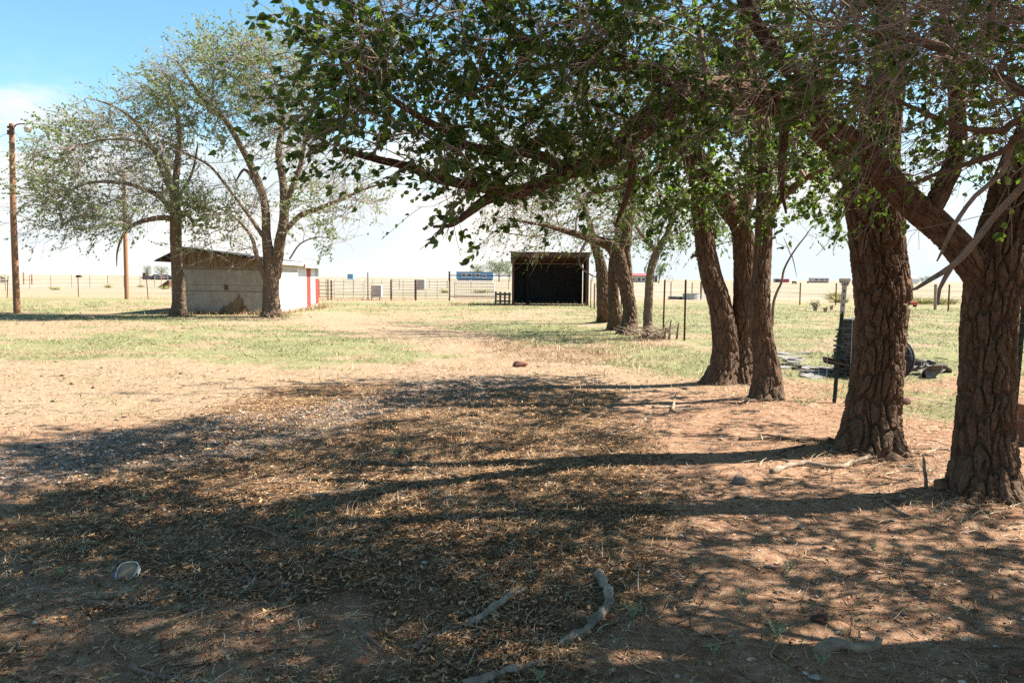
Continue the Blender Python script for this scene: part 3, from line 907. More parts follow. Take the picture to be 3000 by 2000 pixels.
def ell_targets(n, c, rad, shell=0.25):
    v = unit(rng.normal(0, 1, (n, 3))); q = rng.uniform(shell, 1, n) ** (1 / 2.4)
    return np.array(c) + v * q[:, None] * np.array(rad)

def clump_targets(n, c, rad, k=11, sig=0.55):
    cc = ell_targets(k, c, rad, 0.35)
    return cc[rng.integers(0, k, n)] + rng.normal(0, sig, (n, 3)) * np.array([1.2, 0.8, 0.6])
def proj(P):
    P = np.atleast_2d(P) - np.array([0, 0, CAM_H]); q = P @ np.array(CR)
    d = np.maximum(-q[:, 2], 1e-3)
    return np.where(q[:, 2] < 0, (1500 + FPX * q[:, 0] / d) / K, -999), np.where(q[:, 2] < 0, (1000 - FPX * q[:, 1] / d) / K, -999)
def overhead(Q):  # crown leaves outside the view are thickened to deepen the shade on the ground
    return np.where((Q[:, 2] > 1.6 + 0.36 * Q[:, 1] + 0.35) | (Q[:, 0] > 0.66 * Q[:, 1] + 0.1), 3.0, 0.95)
def trees_row():
    # ---------------- A: nearest trunk at the right edge
    sk = Skeleton((-0.35, -0.05, 0))
    p = TPOS['A']
    sk.limb(np.vstack([[base_row('A', 0.235)], W([(2262, 1060, 5.94, .188), (2265, 950, 5.94, .174), (2269, 830, 5.94, .168), (2275, 720, 5.94, .170), (2292, 620, 5.94, .182), (2322, 520, 5.95, .18),
              (2352, 410, 5.98, .165), (2395, 290, 6.0, .15), (2430, 140, 6.0, .135), (2440, -50, 6.0, .12), (2400, -330, 6.0, .09), (2330, -640, 6.0, .05)])]), 0.62)
    sk.limb(W([(2275, 690, 5.93, .09), (2225, 600, 5.9, .096), (2160, 525, 5.87, .092), (2080, 455, 5.84, .086), (2000, 370, 5.8, .08), (1920, 290, 5.75, .068), (1830, 180, 5.7, .052), (1740, 60, 5.6, .04), (1660, -90, 5.5, .03), (1560, -260, 5.4, .03)]), 0.5)
    sk.limb(W([(2130, 500, 5.86, .06), (2160, 440, 5.9, .065), (2195, 350, 6.0, .06), (2195, 210, 6.1, .05), (2160, 40, 6.1, .035)]), 0.4)
    sk.limb(W([(2335, 700, 5.92, .05), (2356, 672, 5.9, .038), (2385, 640, 5.9, .02)]), 2)
    tg = px_targets(70, 1650, 2352, -40, 330, 4.6, 6.4, lambda x, y: y < 330 - 0.12 * (2352 - x) + 60 * math.sin(x * .02))
    tg += px_targets(30, 1950, 2352, 250, 480, 5.9, 7.0)
    tg += list(clump_targets(300, (4.6, 5.6, 5.7), (4.4, 2.0, 2.1), 16))
    sk.grow(tg, 0.16, 0.32)
    make_tree('A', 'thickest elm trunk, nearest the camera at the right edge', sk, bark=(0.009, 0.046, 230), twigs_per=2.4, leaf=0.046, per=4.6, dens=overhead, sub=2, bare=0.30, twig_len=(0.16, 0.55), twig_r=0.0036)
    # ---------------- B: second trunk, carrying the long arching limb
    sk = Skeleton((-0.4, -0.05, 0))
    sk.limb(np.vstack([[base_row('B', 0.28)], W([(2006, 960, 7.54, .225), (2016, 860, 7.54, .212), (2024, 760, 7.54, .208), (2025, 670, 7.54, .216), (2018, 590, 7.54, .220), (2011, 510, 7.54, .228),
              (2004, 440, 7.54, .235), (2012, 350, 7.55, .19), (2030, 230, 7.55, .16), (2045, 80, 7.6, .13), (2040, -120, 7.6, .10), (2000, -380, 7.6, .05)])]), 0.6)
    sk.limb(W([(1995, 470, 7.5, .15), (1965, 385, 7.42, .155), (1905, 300, 7.2, .135), (1835, 252, 6.95, .125), (1745, 222, 6.7, .112), (1650, 210, 6.45, .105), (1560, 232, 6.2, .098), (1480, 285, 6.0, .088), (1405, 352, 5.8, .074),
              (1305, 393, 5.5, .052), (1205, 437, 5.25, .038), (1110, 430, 5.05, .029), (1000, 409, 4.9, .024), (939, 383, 4.8, .019), (860, 365, 4.65, .014), (780, 342, 4.5, .010)]), 0.22)
    sk.limb(W([(1640, 205, 6.4, .07), (1560, 185, 6.2, .065), (1470, 158, 6.0, .05), (1355, 138, 5.6, .042), (1220, 100, 5.2, .034), (1145, 40, 5.0, .028), (1080, -60, 4.9, .02)]), 0.1)
    sk.limb(W([(1305, 390, 5.5, .036), (1222, 353, 5.3, .031), (1089, 339, 5.0, .025), (1022, 299, 4.85, .021), (972, 273, 4.75, .02), (880, 210, 4.6, .013), (815, 130, 4.5, .008)]), 0.1)
    sk.limb(W([(1205, 437, 5.25, .04), (1125, 455, 5.1, .032), (1075, 490, 5.0, .022), (1039, 516, 4.95, .014), (995, 521, 4.9, .007)]), 0.2)
    sk.limb(W([(1720, 222, 6.65, .05), (1700, 120, 6.7, .055), (1720, 20, 6.8, .05), (1740, -120, 6.9, .035)]), 0.2)
    sk.limb(W([(1800, 255, 6.9, .04), (1800, 330, 6.9, .036), (1795, 420, 6.9, .026), (1806, 490, 6.88, .008)]), 2)
    sk.limb(W([(1440, 320, 5.9, .034), (1452, 390, 6.0, .030), (1440, 450, 6.05, .022), (1412, 520, 6.1, .008)]), 0.3)
    def low(x, y):
        lim = 300 if x < 800 else (300 + (x - 800) * 0.55 if x < 1000 else 412)
        if x > 1250 and y > 150 + 0.0 * x: return False
        if 862 < x < 905 and y < 130: return False
        if x < 860 and y < 15: return False
        return y < lim
    def hang(H):
        x, y = proj(H)
        lim = np.where(x < 800, 330, np.where(x < 1000, 330 + (x - 800) * .6, 455))
        return bool(np.any((y > lim) & (x < 1420)) or np.any((x < 728) & (y > -50)))
    sk.reject = hang
    tg = px_targets(120, 775, 1500, -60, 520, 4.2, 6.0, low)
    tg += px_targets(60, 900, 1600, -60, 170, 4.6, 6.4)
    tg += px_targets(40, 1300, 1800, -60, 200, 6.8, 8.4)
    tg += px_targets(26, 760, 880, 40, 320, 4.2, 4.9)
    tg += px_targets(12, 980, 1300, 410, 470, 4.9, 5.6)
    tg += px_targets(60, 1250, 1700, 150, 420, 7.0, 8.6, lambda x, y: y < 420 - (x - 1250) * 0.2)
    tg += px_targets(22, 1300, 1800, 190, 400, 5.0, 6.0, lambda x, y: y < 420 - (x - 1250) * 0.25)
    tg += list(clump_targets(230, (3.6, 7.6, 6.2), (4.4, 2.0, 2.0)))
    sk.grow(tg, 0.15, 0.34)
    sk.bumps = {0: ((1.75, 0.0, 0.16, 0.22),)}
    make_tree('B', 'elm with a long arching limb reaching left, in front of the slate stack', sk, bark=(0.0095, 0.046, 220), twigs_per=2.6, leaf=0.045, per=4.6, dens=overhead, clump=1.15, sub=2, bare=0.30, twig_len=(0.16, 0.5), droop=0.15, twig_r=0.0036)
    # ---------------- C2 / C1
    sk = Skeleton((-0.3, 0, 0))
    sk.limb(np.vstack([[base_row('C2', 0.22)], W([(1762, 860, 10.7, .17), (1752, 780, 10.7, .135), (1746, 700, 10.7, .125), (1750, 620, 10.75, .112), (1754, 540, 10.8, .108), (1756, 460, 10.8, .10), (1758, 350, 10.8, .085), (1740, 200, 10.8, .07), (1700, 0, 10.8, .03)])]), 0.6)
    sk.limb(W([(1752, 520, 10.8, .06), (1790, 460, 10.7, .05), (1850, 410, 10.6, .035), (1910, 380, 10.5, .015)]), 0.3)
    tg = px_targets(80, 1600, 1920, 220, 520, 9.8, 12.0, lambda x, y: y < 455 + 45 * math.sin(x * .04) + max(0, x - 1790) * .25)
    tg += list(clump_targets(130, (3.3, 10.2, 5.4), (3.3, 1.9, 1.9)))
    sk.grow(tg, 0.22, 0.32)
    make_tree('C2', 'single ridged elm trunk standing in front of the forked one', sk, bark=(0.016, 0.032, 130), twigs_per=2.0, leaf=0.055, per=8, sub=2, bare=0.2, droop=0.25, twig_len=(0.2, 0.5), clump=1.0)
    sk = Skeleton((-0.3, 0, 0))
    sk.limb(np.vstack([[base_row('C1', 0.24, -0.10)], W([(1666, 820, 12.4, .19), (1664, 760, 12.4, .18), (1652, 695, 12.4, .165), (1634, 640, 12.4, .155), (1622, 580, 12.4, .145), (1612, 500, 12.4, .135), (1600, 420, 12.3, .11), (1560, 320, 12.2, .07), (1500, 220, 12, .03)])]), 0.6)
    sk.limb(np.vstack([[base_row('C1', 0.22, 0.24)], W([(1708, 800, 12.5, .185), (1708, 700, 12.5, .16), (1710, 600, 12.5, .155), (1702, 520, 12.5, .15), (1668, 470, 12.5, .15), (1630, 400, 12.4, .12), (1580, 330, 12.3, .08), (1520, 280, 12, .04)])]), 0.6)
    sk.limb(W([(1690, 530, 12.5, .1), (1720, 440, 12.6, .09), (1730, 300, 12.7, .07), (1720, 120, 12.7, .03)]), 0.3)
    sk.limb(W([(1614, 590, 12.38, .03), (1598, 588, 12.3, .02), (1590, 584, 12.25, .012)]), 2)
    sk.limb(W([(1560, 320, 12.2, .05), (1500, 400, 12.0, .045), (1420, 430, 11.7, .035), (1350, 445, 11.4, .02)]), 0.2)
    tg = px_targets(100, 1440, 1760, 220, 560, 11.4, 13.8, lambda x, y: y < 455 + (x - 1420) * 0.15 + 35 * math.sin(x * .05))
    tg += px_targets(14, 1270, 1480, 380, 470, 10.8, 12.5)
    tg += list(clump_targets(110, (2.9, 12.0, 5.0), (2.8, 1.5, 1.7)))
    sk.grow(tg, 0.24, 0.32)
    make_tree('C1', 'forked elm with a leaning left trunk, behind the single ridged one', sk, bark=(0.018, 0.032, 130), twigs_per=2.0, leaf=0.055, per=8, sub=2, bare=0.2, droop=0.25, twig_len=(0.2, 0.5), clump=1.0)
    # ---------------- D group
    for key, rows, lab, tn, reg in (
        ('D3', [(1447, 720, 23.4, .19), (1437, 660, 23.4, .18), (1425, 610, 23.4, .19), (1410, 570, 23.4, .20), (1380, 555, 23.3, .13), (1330, 540, 23, .09), (1260, 520, 22.6, .05), (1180, 505, 22, .02)],
         'twisted elm trunk, nearest of the group beside the black open shed', 120, (1110, 1480, 440, 570)),
        ('D2', [(1412, 720, 25, .18), (1408, 660, 25, .16), (1412, 600, 25, .17), (1425, 540, 25, .17), (1430, 450, 25, .12), (1420, 350, 25, .07)],
         'middle elm trunk of the group beside the black open shed', 80, (1330, 1560, 330, 560)),
        ('D1', [(1387, 700, 29.5, .23), (1384, 640, 29.5, .21), (1378, 600, 29.5, .18), (1365, 560, 29.5, .14), (1350, 500, 29, .08), (1320, 430, 29, .04)],
         'farthest elm trunk of the group, touching the edge of the black open shed', 70, (1180, 1480, 400, 560))):
        sk = Skeleton((-0.35, 0, 0))
        sk.limb(np.vstack([[base_row(key, 0.26)], W(rows)]), 0.55)
        Y = rows[0][2]
        if key == 'D3':
            sk.limb(W([(1412, 590, 23.4, .12), (1440, 530, 23.4, .11), (1455, 450, 23.4, .08), (1450, 350, 23.4, .04)]), 0.3)
            sk.limb(W([(1350, 548, 23.1, .04), (1330, 590, 22.8, .03), (1340, 620, 22.6, .022), (1375, 640, 22.4, .008)]), 0.5)
            sk.limb(W([(1447, 700, 24.3, .12), (1444, 640, 24.3, .12), (1440, 570, 24.3, .11), (1452, 480, 24.3, .08)]), 0.6)
        tg = px_targets(tn, *reg, Y - 2.4, Y + 2.0)
        tg += list(ell_targets(40, (TPOS[key].x - 1.5, Y, 5.5), (3.0, 2.2, 1.8)))
        sk.grow(tg, 0.35, 0.32)
        make_tree(key, lab, sk, bark=(0.022, 0.05, 80), twigs_per=1.5, leaf=0.075, per=2.6 if key == 'D3' else 5, sub=2, bare=0.5 if key == 'D3' else 0.25,
                  twig_len=(0.35, 0.85), twig_r=0.006, tip=0.007, droop=0.3, ovate=False)
    # ---------------- E thin tree
    sk = Skeleton((-0.2, 0, 0))
    sk.limb(np.vstack([[base_row('E', 0.15)], W([(1488, 740, 21.8, .11), (1490, 680, 21.8, .105), (1493, 630, 21.8, .10), (1504, 590, 21.8, .10), (1520, 560, 21.8, .085), (1540, 520, 21.8, .06), (1560, 450, 21.8, .03)])]), 0.6)
    sk.limb(W([(1508, 580, 21.8, .07), (1495, 565, 21.7, .06), (1478, 545, 21.6, .045), (1460, 520, 21.5, .03)]), 0.3)
    tg = px_targets(70, 1440, 1640, 400, 545, 20.6, 23, lambda x, y: y < 530 + 25 * math.sin(x * .05)) + px_targets(10, 1530, 1640, 520, 565, 20.6, 23)
    sk.grow(tg, 0.3, 0.3)
    make_tree('E', 'thin pale elm trunk beside the dark fence posts', sk, trunk_mat=M_BARK_L, bark=(0.022, 0.04, 56), twigs_per=1.4, leaf=0.075, per=8, sub=2, bare=0.2, twig_len=(0.3, 0.8), twig_r=0.005, tip=0.006, ovate=False, droop=0.4)
    # ---------------- leaning sapling behind the ridged trunk
    sk = Skeleton((0.1, 0, 0))
    b = at(2262, 955)
    sk.limb(np.vstack([[(b.x, b.y, -0.03, .055)], W([(1776, 700, b.y, .05), (1784, 672, b.y, .046), (1795, 648, b.y, .042), (1800, 622, b.y, .04), (1812, 596, b.y, .034), (1830, 568, b.y, .028), (1848, 545, b.y, .022), (1866, 520, b.y, .014)])]), 0.75)
    sk.limb(W([(1819, 587, b.y, .02), (1824, 606, b.y - .1, .016), (1830, 635, b.y - .15, .007)]), 2)
    sk.limb(W([(1818, 590, b.y, .018), (1806, 560, b.y, .014), (1800, 545, b.y, .008)]), 2)
    sk.grow(px_targets(26, 1810, 1945, 470, 555, b.y - .8, b.y + .6), 0.2, 0.3)
    make_tree('S', 'slim bare sapling leaning right beside the ridged elm trunk', sk, name='leaning_sapling', loc=(b.x, b.y, 0), trunk_mat=M_BARK_L, bark=(0.03, 0, 20), flare=0.2, twigs_per=0.8, leaf=0.06, per=5, sub=2, bare=0.3, group='', droop=0.2)
    # ---------------- Z: the row goes on past the right edge of the picture, its lower branches hang into it
    for key, (nt_, nv), lab in (('Z1', (250, 110), 'elm just outside the right edge whose bare grey branches hang into the view'),
                                ('Z2', (120, 0), 'elm standing behind the camera on the right, only its shade in view'),
                                ('Z3', (150, 0), 'last elm of the row, behind the camera, only its shade in view')):
        p = TPOS[key]
        sk = Skeleton((-0.35, 0.05, 0))
        sk.limb([(p.x, p.y, -0.06, .27), (p.x, p.y, 0.5, .23), (p.x + .05, p.y, 1.5, .21), (p.x, p.y, 2.4, .2), (p.x - .2, p.y, 3.3, .16), (p.x - .5, p.y, 4.3, .12), (p.x - .7, p.y, 5.6, .06)], 0.55)
        sk.limb([(p.x, p.y, 2.2, .12), (p.x - .4, p.y + .3, 2.9, .11), (p.x - .9, p.y + .7, 3.5, .09), (p.x - 1.7, p.y + 1.0, 4.1, .07), (p.x - 2.7, p.y + 1.2, 4.5, .03)], 0.4)
        sk.limb([(p.x, p.y, 2.4, .11), (p.x - .4, p.y - .5, 3.2, .1), (p.x - 1.2, p.y - .9, 4.0, .07), (p.x - 2.2, p.y - 1.0, 4.6, .03)], 0.4)
        if key == 'Z1':
            # the dead branch that hangs across the nearest trunk
            sk.limb(np.vstack([[(p.x - .05, p.y + .1, 2.15, .028)], W([(2420, 350, 4.15, .022), (2352, 425, 4.3, .020), (2290, 490, 4.4, .0185), (2225, 572, 4.5, .019), (2185, 612, 4.55, .016), (2140, 640, 4.6, .013), (2105, 662, 4.62, .009), (2088, 668, 4.64, .005)])]), 2, bark=False)
            sk.limb(W([(2190, 606, 4.55, .014), (2170, 640, 4.58, .012), (2158, 664, 4.6, .010), (2154, 700, 4.6, .006)]), 2, bark=False)
            sk.limb(np.vstack([[(p.x - .1, p.y + .1, 2.3, .03)], W([(2400, 285, 4.0, .016), (2300, 400, 4.1, .013), (2240, 450, 4.15, .011), (2190, 520, 4.2, .011), (2165, 575, 4.25, .008), (2152, 600, 4.26, .004)])]), 2, bark=False)
            sk.limb(np.vstack([[(p.x - .1, p.y + .1, 2.5, .035)], W([(2420, 215, 3.8, .024), (2300, 180, 3.9, .02), (2180, 120, 4.0, .017), (2050, 80, 4.1, .013), (1900, 60, 4.2, .009), (1830, 20, 4.2, .006)])]), 0.2)
            sk.limb(np.vstack([[(p.x - .1, p.y + .1, 2.4, .03)], W([(2400, 265, 3.9, .02), (2300, 300, 3.95, .016), (2200, 290, 4.0, .013), (2080, 240, 4.1, .01), (1990, 200, 4.15, .007), (1890, 180, 4.2, .004)])]), 0.2)
            sk.limb(np.vstack([[(p.x - .1, p.y + .1, 2.3, .03)], W([(2400, 300, 3.9, .02), (2300, 350, 4.0, .015), (2150, 400, 4.05, .010), (2060, 440, 4.1, .006), (1975, 490, 4.1, .003)])]), 0.3)
        tg = list(clump_targets(nt_, (p.x + 0.9, p.y + .3, 5.3), (4.4, 1.9, 2.0), 14))
        if nv:
            tg += px_targets(nv, 1850, 2420, -60, 300, 3.5, 4.7, lambda x, y: y < 60 + (x - 1850) * 0.45)
        sk.grow(tg, 0.15, 0.32)
        make_tree(key, lab, sk, bark=(0.02, 0.03, 110), twigs_per=2.1, leaf=0.046, per=4.2, dens=overhead, clump=1.15, sub=2, bare=0.42, droop=0.1, twig_len=(0.25, 0.8), twig_r=0.0036)
trees_row()

def trees_left():
    def ell(n, cx, cy, rx, ry, Y0, Y1):
        out = []
        while len(out) < n:
            a, b = rng.uniform(-1, 1, 2)
            if a * a + b * b < 1: out.append(tuple(dp(cx + a * rx, cy + b * ry, rng.uniform(Y0, Y1))))
        return out
    Y = TPOS['L1'].y
    sk = Skeleton((-0.45, 0, 0))
    sk.limb(np.vstack([[base_row('L1', 0.29)], W([(412, 680, Y, .225), (407, 610, Y, .21), (404, 550, Y, .205), (404, 500, Y, .20), (402, 440, Y, .14), (408, 370, Y, .11), (412, 300, Y, .08), (395, 220, Y, .05), (380, 170, Y, .02)])]), 0.55)
    sk.limb(W([(402, 505, Y, .11), (375, 500, Y - .4, .10), (340, 505, Y - .8, .085), (310, 515, Y - 1.2, .07), (285, 535, Y - 1.5, .05), (270, 575, Y - 1.6, .03), (268, 612, Y - 1.6, .012)]), 0.2)
    sk.limb(W([(402, 500, Y, .10), (370, 455, Y, .095), (320, 430, Y, .08), (260, 418, Y, .06), (190, 425, Y, .04), (110, 470, Y, .02)]), 0.2)
    sk.limb(W([(403, 470, Y, .10), (375, 400, Y + .4, .09), (345, 330, Y + .7, .07), (300, 270, Y + .9, .055), (250, 240, Y + 1, .04), (200, 225, Y + 1, .015)]), 0.25)
    sk.limb(W([(404, 480, Y, .09), (380, 380, Y - .8, .08), (330, 330, Y - 1.4, .06), (250, 320, Y - 1.8, .04), (160, 340, Y - 2, .02)]), 0.25)
    sk.limb(W([(406, 500, Y, .06), (430, 495, Y - .2, .05), (445, 520, Y - .3, .03), (430, 530, Y - .3, .01)]), 2)
    sk.limb(W([(406, 460, Y, .07), (440, 400, Y + .3, .05), (455, 330, Y + .3, .03)]), 0.3)
    tg = ell(230, 235, 390, 185, 125, Y - 3.2, Y + 3) + ell(60, 385, 250, 65, 95, Y - 2, Y + 2) + ell(50, 200, 500, 140, 60, Y - 3, Y + 2) + ell(50, 420, 420, 60, 90, Y - 2, Y + 2) + ell(40, 290, 255, 120, 45, Y - 1.5, Y + 2)
    sk.grow(tg, 0.4, 0.3, droop=0.15)
    make_tree('L1', 'wind-swept elm with a straight pale trunk at the left corner of the shed', sk, trunk_mat=M_BARK_L, leaf_mat=M_LEAF_L, bark=(0.03, 0.045, 72), twigs_per=2.4, leaf=0.095, per=7.0, sub=2, bare=0.25, clump=0.85, twig_mat=M_TWIG_L,
              twig_len=(0.4, 1.2), twig_r=0.0095, tip=0.010, droop=0.05, ovate=False, thin=0.03)
    Y = TPOS['L2'].y
    sk = Skeleton((-0.25, 0, 0.1))
    sk.limb(np.vstack([[base_row('L2', 0.34)], W([(622, 680, Y, .30), (622, 630, Y, .28), (618, 590, Y, .22), (612, 540, Y, .17), (608, 470, Y, .15), (585, 400, Y, .14), (550, 330, Y, .115), (520, 280, Y, .10), (470, 230, Y, .08), (440, 190, Y, .06), (405, 140, Y, .02)])]), 0.5)
    sk.limb(W([(632, 640, Y, .2), (640, 570, Y, .2), (652, 500, Y, .17), (650, 420, Y + .2, .14), (640, 350, Y + .3, .12), (650, 270, Y + .4, .09), (630, 180, Y + .5, .05), (590, 90, Y + .5, .02)]), 0.3)
    sk.limb(W([(650, 510, Y, .13), (668, 440, Y - .2, .11), (690, 380, Y - .3, .09), (700, 300, Y - .4, .06), (690, 190, Y - .4, .025)]), 0.3)
    sk.limb(W([(655, 530, Y, .10), (690, 495, Y, .095), (730, 480, Y - .2, .08), (790, 455, Y - .4, .06), (850, 430, Y - .5, .04), (930, 410, Y - .5, .015)]), 0.2)
    sk.limb(W([(615, 560, Y, .08), (575, 500, Y - .3, .07), (530, 440, Y - .5, .05), (480, 380, Y - .6, .045), (420, 350, Y - .6, .03), (370, 320, Y - .6, .012)]), 0.2)
    sk.limb(W([(610, 640, Y - .1, .10), (590, 590, Y - .3, .08), (580, 550, Y - .4, .07), (560, 520, Y - .5, .05), (530, 490, Y - .6, .02)]), 0.4)
    sk.limb(W([(612, 470, Y, .09), (580, 410, Y + .5, .07), (560, 390, Y + .7, .05), (540, 420, Y + .9, .03)]), 0.3)
    sk.limb(W([(665, 595, Y - .3, .03), (690, 560, Y - .5, .028), (730, 545, Y - .6, .02), (770, 550, Y - .7, .008)]), 0.3)
    tg = ell(120, 490, 200, 130, 95, Y - 2, Y + 2.5) + ell(110, 660, 200, 80, 110, Y - 2, Y + 2.5) + ell(50, 575, 110, 40, 40, Y - 1, Y + 1) + ell(60, 600, 300, 120, 70, Y - 2, Y + 2)
    tw = ell(60, 770, 440, 110, 60, Y - 2, Y + 1.5) + ell(50, 530, 470, 75, 60, Y - 2, Y + 1) + ell(20, 520, 560, 90, 40, Y - 2, Y - .5) + ell(30, 710, 330, 60, 80, Y - 2, Y + 2) + ell(14, 730, 540, 60, 40, Y - 1.5, Y)
    sk.grow(tg + tw, 0.4, 0.3)
    make_tree('L2', 'tall many-stemmed elm at the right corner of the shed', sk, trunk_mat=M_BARK_L, leaf_mat=M_LEAF_L, bark=(0.03, 0.045, 80), twigs_per=2.4, leaf=0.09, per=6.4, sub=2, bare=0.3, clump=0.85, twig_mat=M_TWIG_L,
              twig_len=(0.4, 1.2), twig_r=0.0095, tip=0.010, droop=0.0, ovate=False, thin=0.03, up=0.1)
trees_left()

# ================================================================ BUILDINGS AND OTHER THINGS
M_PAINT = simple('faded_white_paint', (0.27, 0.235, 0.20), (0.36, 0.325, 0.285), 5.0, (1, 1, 0.6), bump=0.15)
M_OLDWHITE = simple('weathered_white_boards', (0.38, 0.33, 0.28), (0.66, 0.63, 0.58), 4.0, (3, 3, 0.7), bump=0.3)
M_WHITE = simple('white_sheet_metal', (0.66, 0.66, 0.66), (0.78, 0.78, 0.78), 2.0, bump=0.0, rough=0.5, spec=0.4)
M_RED = simple('red_sheet_metal', (0.36, 0.035, 0.03), (0.46, 0.06, 0.045), 3.0, bump=0.0, rough=0.5, spec=0.4)
M_BOARD = simple('bare_brown_boards', (0.10, 0.062, 0.036), (0.30, 0.20, 0.115), 3.0, (4, 4, 0.5), bump=0.4)
M_TAR = simple('roofing_felt', (0.035, 0.035, 0.038), (0.075, 0.072, 0.07), 6.0, bump=0.3)
M_POLE = simple('creosoted_pole', (0.20, 0.098, 0.052), (0.33, 0.18, 0.10), 5.0, (8, 8, 0.35), bump=0.4)
M_GALV = simple('galvanised_steel', (0.25, 0.25, 0.25), (0.38, 0.38, 0.375), 8.0, rough=0.5, spec=0.5, bump=0)
M_RUST = simple('rusted_steel', (0.075, 0.036, 0.022), (0.17, 0.085, 0.05), 14.0, bump=0.3)
M_DKRUST = simple('dark_rust', (0.045, 0.024, 0.018), (0.11, 0.052, 0.036), 10.0, bump=0.3)
M_BLACKM = simple('dark_corrugated_metal', (0.014, 0.014, 0.015), (0.040, 0.036, 0.033), 3.0, (3, 3, 0.5), rough=0.8, bump=0.1)  # near-black base colour of the open shed's walls and inner frame
M_GREENP = simple('green_steel_post', (0.012, 0.022, 0.017), (0.025, 0.045, 0.032), 10.0, bump=0.2)
M_PIPE = simple('pale_pipe', (0.50, 0.46, 0.41), (0.66, 0.63, 0.59), 6.0, rough=0.6, spec=0.3, bump=0)
M_WOOD = simple('grey_fence_wood', (0.19, 0.15, 0.11), (0.36, 0.29, 0.22), 4.0, (5, 5, 0.5), bump=0.4)
M_PINK = simple('faded_pinkish_plastic', (0.46, 0.36, 0.33), (0.60, 0.50, 0.46), 3.0, bump=0)
M_SLATE = simple('grey_slate', (0.045, 0.043, 0.045), (0.13, 0.12, 0.115), 12.0, bump=0.4)
M_SLATE2 = simple('pale_weathered_slate', (0.11, 0.10, 0.09), (0.23, 0.21, 0.19), 9.0, bump=0.3)
M_TYRE = simple('tyre_rubber', (0.018, 0.018, 0.02), (0.045, 0.045, 0.05), 20.0, rough=0.7, bump=0.2)
M_GLASS = simple('dark_window', (0.02, 0.025, 0.03), (0.04, 0.05, 0.06), 2.0, rough=0.15, spec=0.6, bump=0)
M_BLUE = simple('blue_siding', (0.14, 0.28, 0.44), (0.17, 0.33, 0.50), 2.0, bump=0)
M_TANW = simple('tan_wall', (0.33, 0.25, 0.17), (0.42, 0.33, 0.23), 1.0, bump=0)
M_REDROOF = simple('red_roof', (0.36, 0.075, 0.085), (0.42, 0.10, 0.11), 1.0, bump=0)
M_ROCK = simple('grey_rock', (0.09, 0.072, 0.06), (0.30, 0.26, 0.225), 9.0, bump=0.8, bdist=0.03)
M_REDROCK = simple('reddish_rock', (0.11, 0.05, 0.032), (0.22, 0.11, 0.07), 9.0, bump=0.7, bdist=0.03)
M_PALEROCK = simple('pale_rock', (0.24, 0.185, 0.145), (0.46, 0.39, 0.33), 9.0, bump=0.6, bdist=0.02)
M_COW = simple('dark_hide', (0.012, 0.01, 0.009), (0.03, 0.025, 0.022), 2.0, bump=0)
M_LAMPG = simple('lamp_refractor', (0.46, 0.40, 0.34), (0.58, 0.52, 0.45), 3.0, rough=0.3, spec=0.5, bump=0)
M_CARW = simple('white_car_paint', (0.55, 0.55, 0.56), (0.65, 0.65, 0.66), 1.0, rough=0.3, spec=0.5, bump=0)
M_CARR = simple('red_car_paint', (0.40, 0.04, 0.035), (0.46, 0.06, 0.05), 1.0, rough=0.3, spec=0.5, bump=0)
M_CARD = simple('dark_car_paint', (0.03, 0.03, 0.04), (0.06, 0.06, 0.07), 1.0, rough=0.3, spec=0.5, bump=0)
M_WEED = mat_island('weed_leaf', [(0, (0.13, 0.18, 0.085)), (0.6, (0.20, 0.25, 0.13)), (1, (0.30, 0.33, 0.20))])
M_WEEDG = mat_island('weed_leaf_bright', [(0, (0.07, 0.15, 0.03)), (0.6, (0.13, 0.24, 0.05)), (1, (0.22, 0.32, 0.09))])
M_TUFT = mat_island('yellow_tuft', [(0, (0.17, 0.17, 0.05)), (0.6, (0.28, 0.27, 0.09)), (1, (0.42, 0.37, 0.16))])

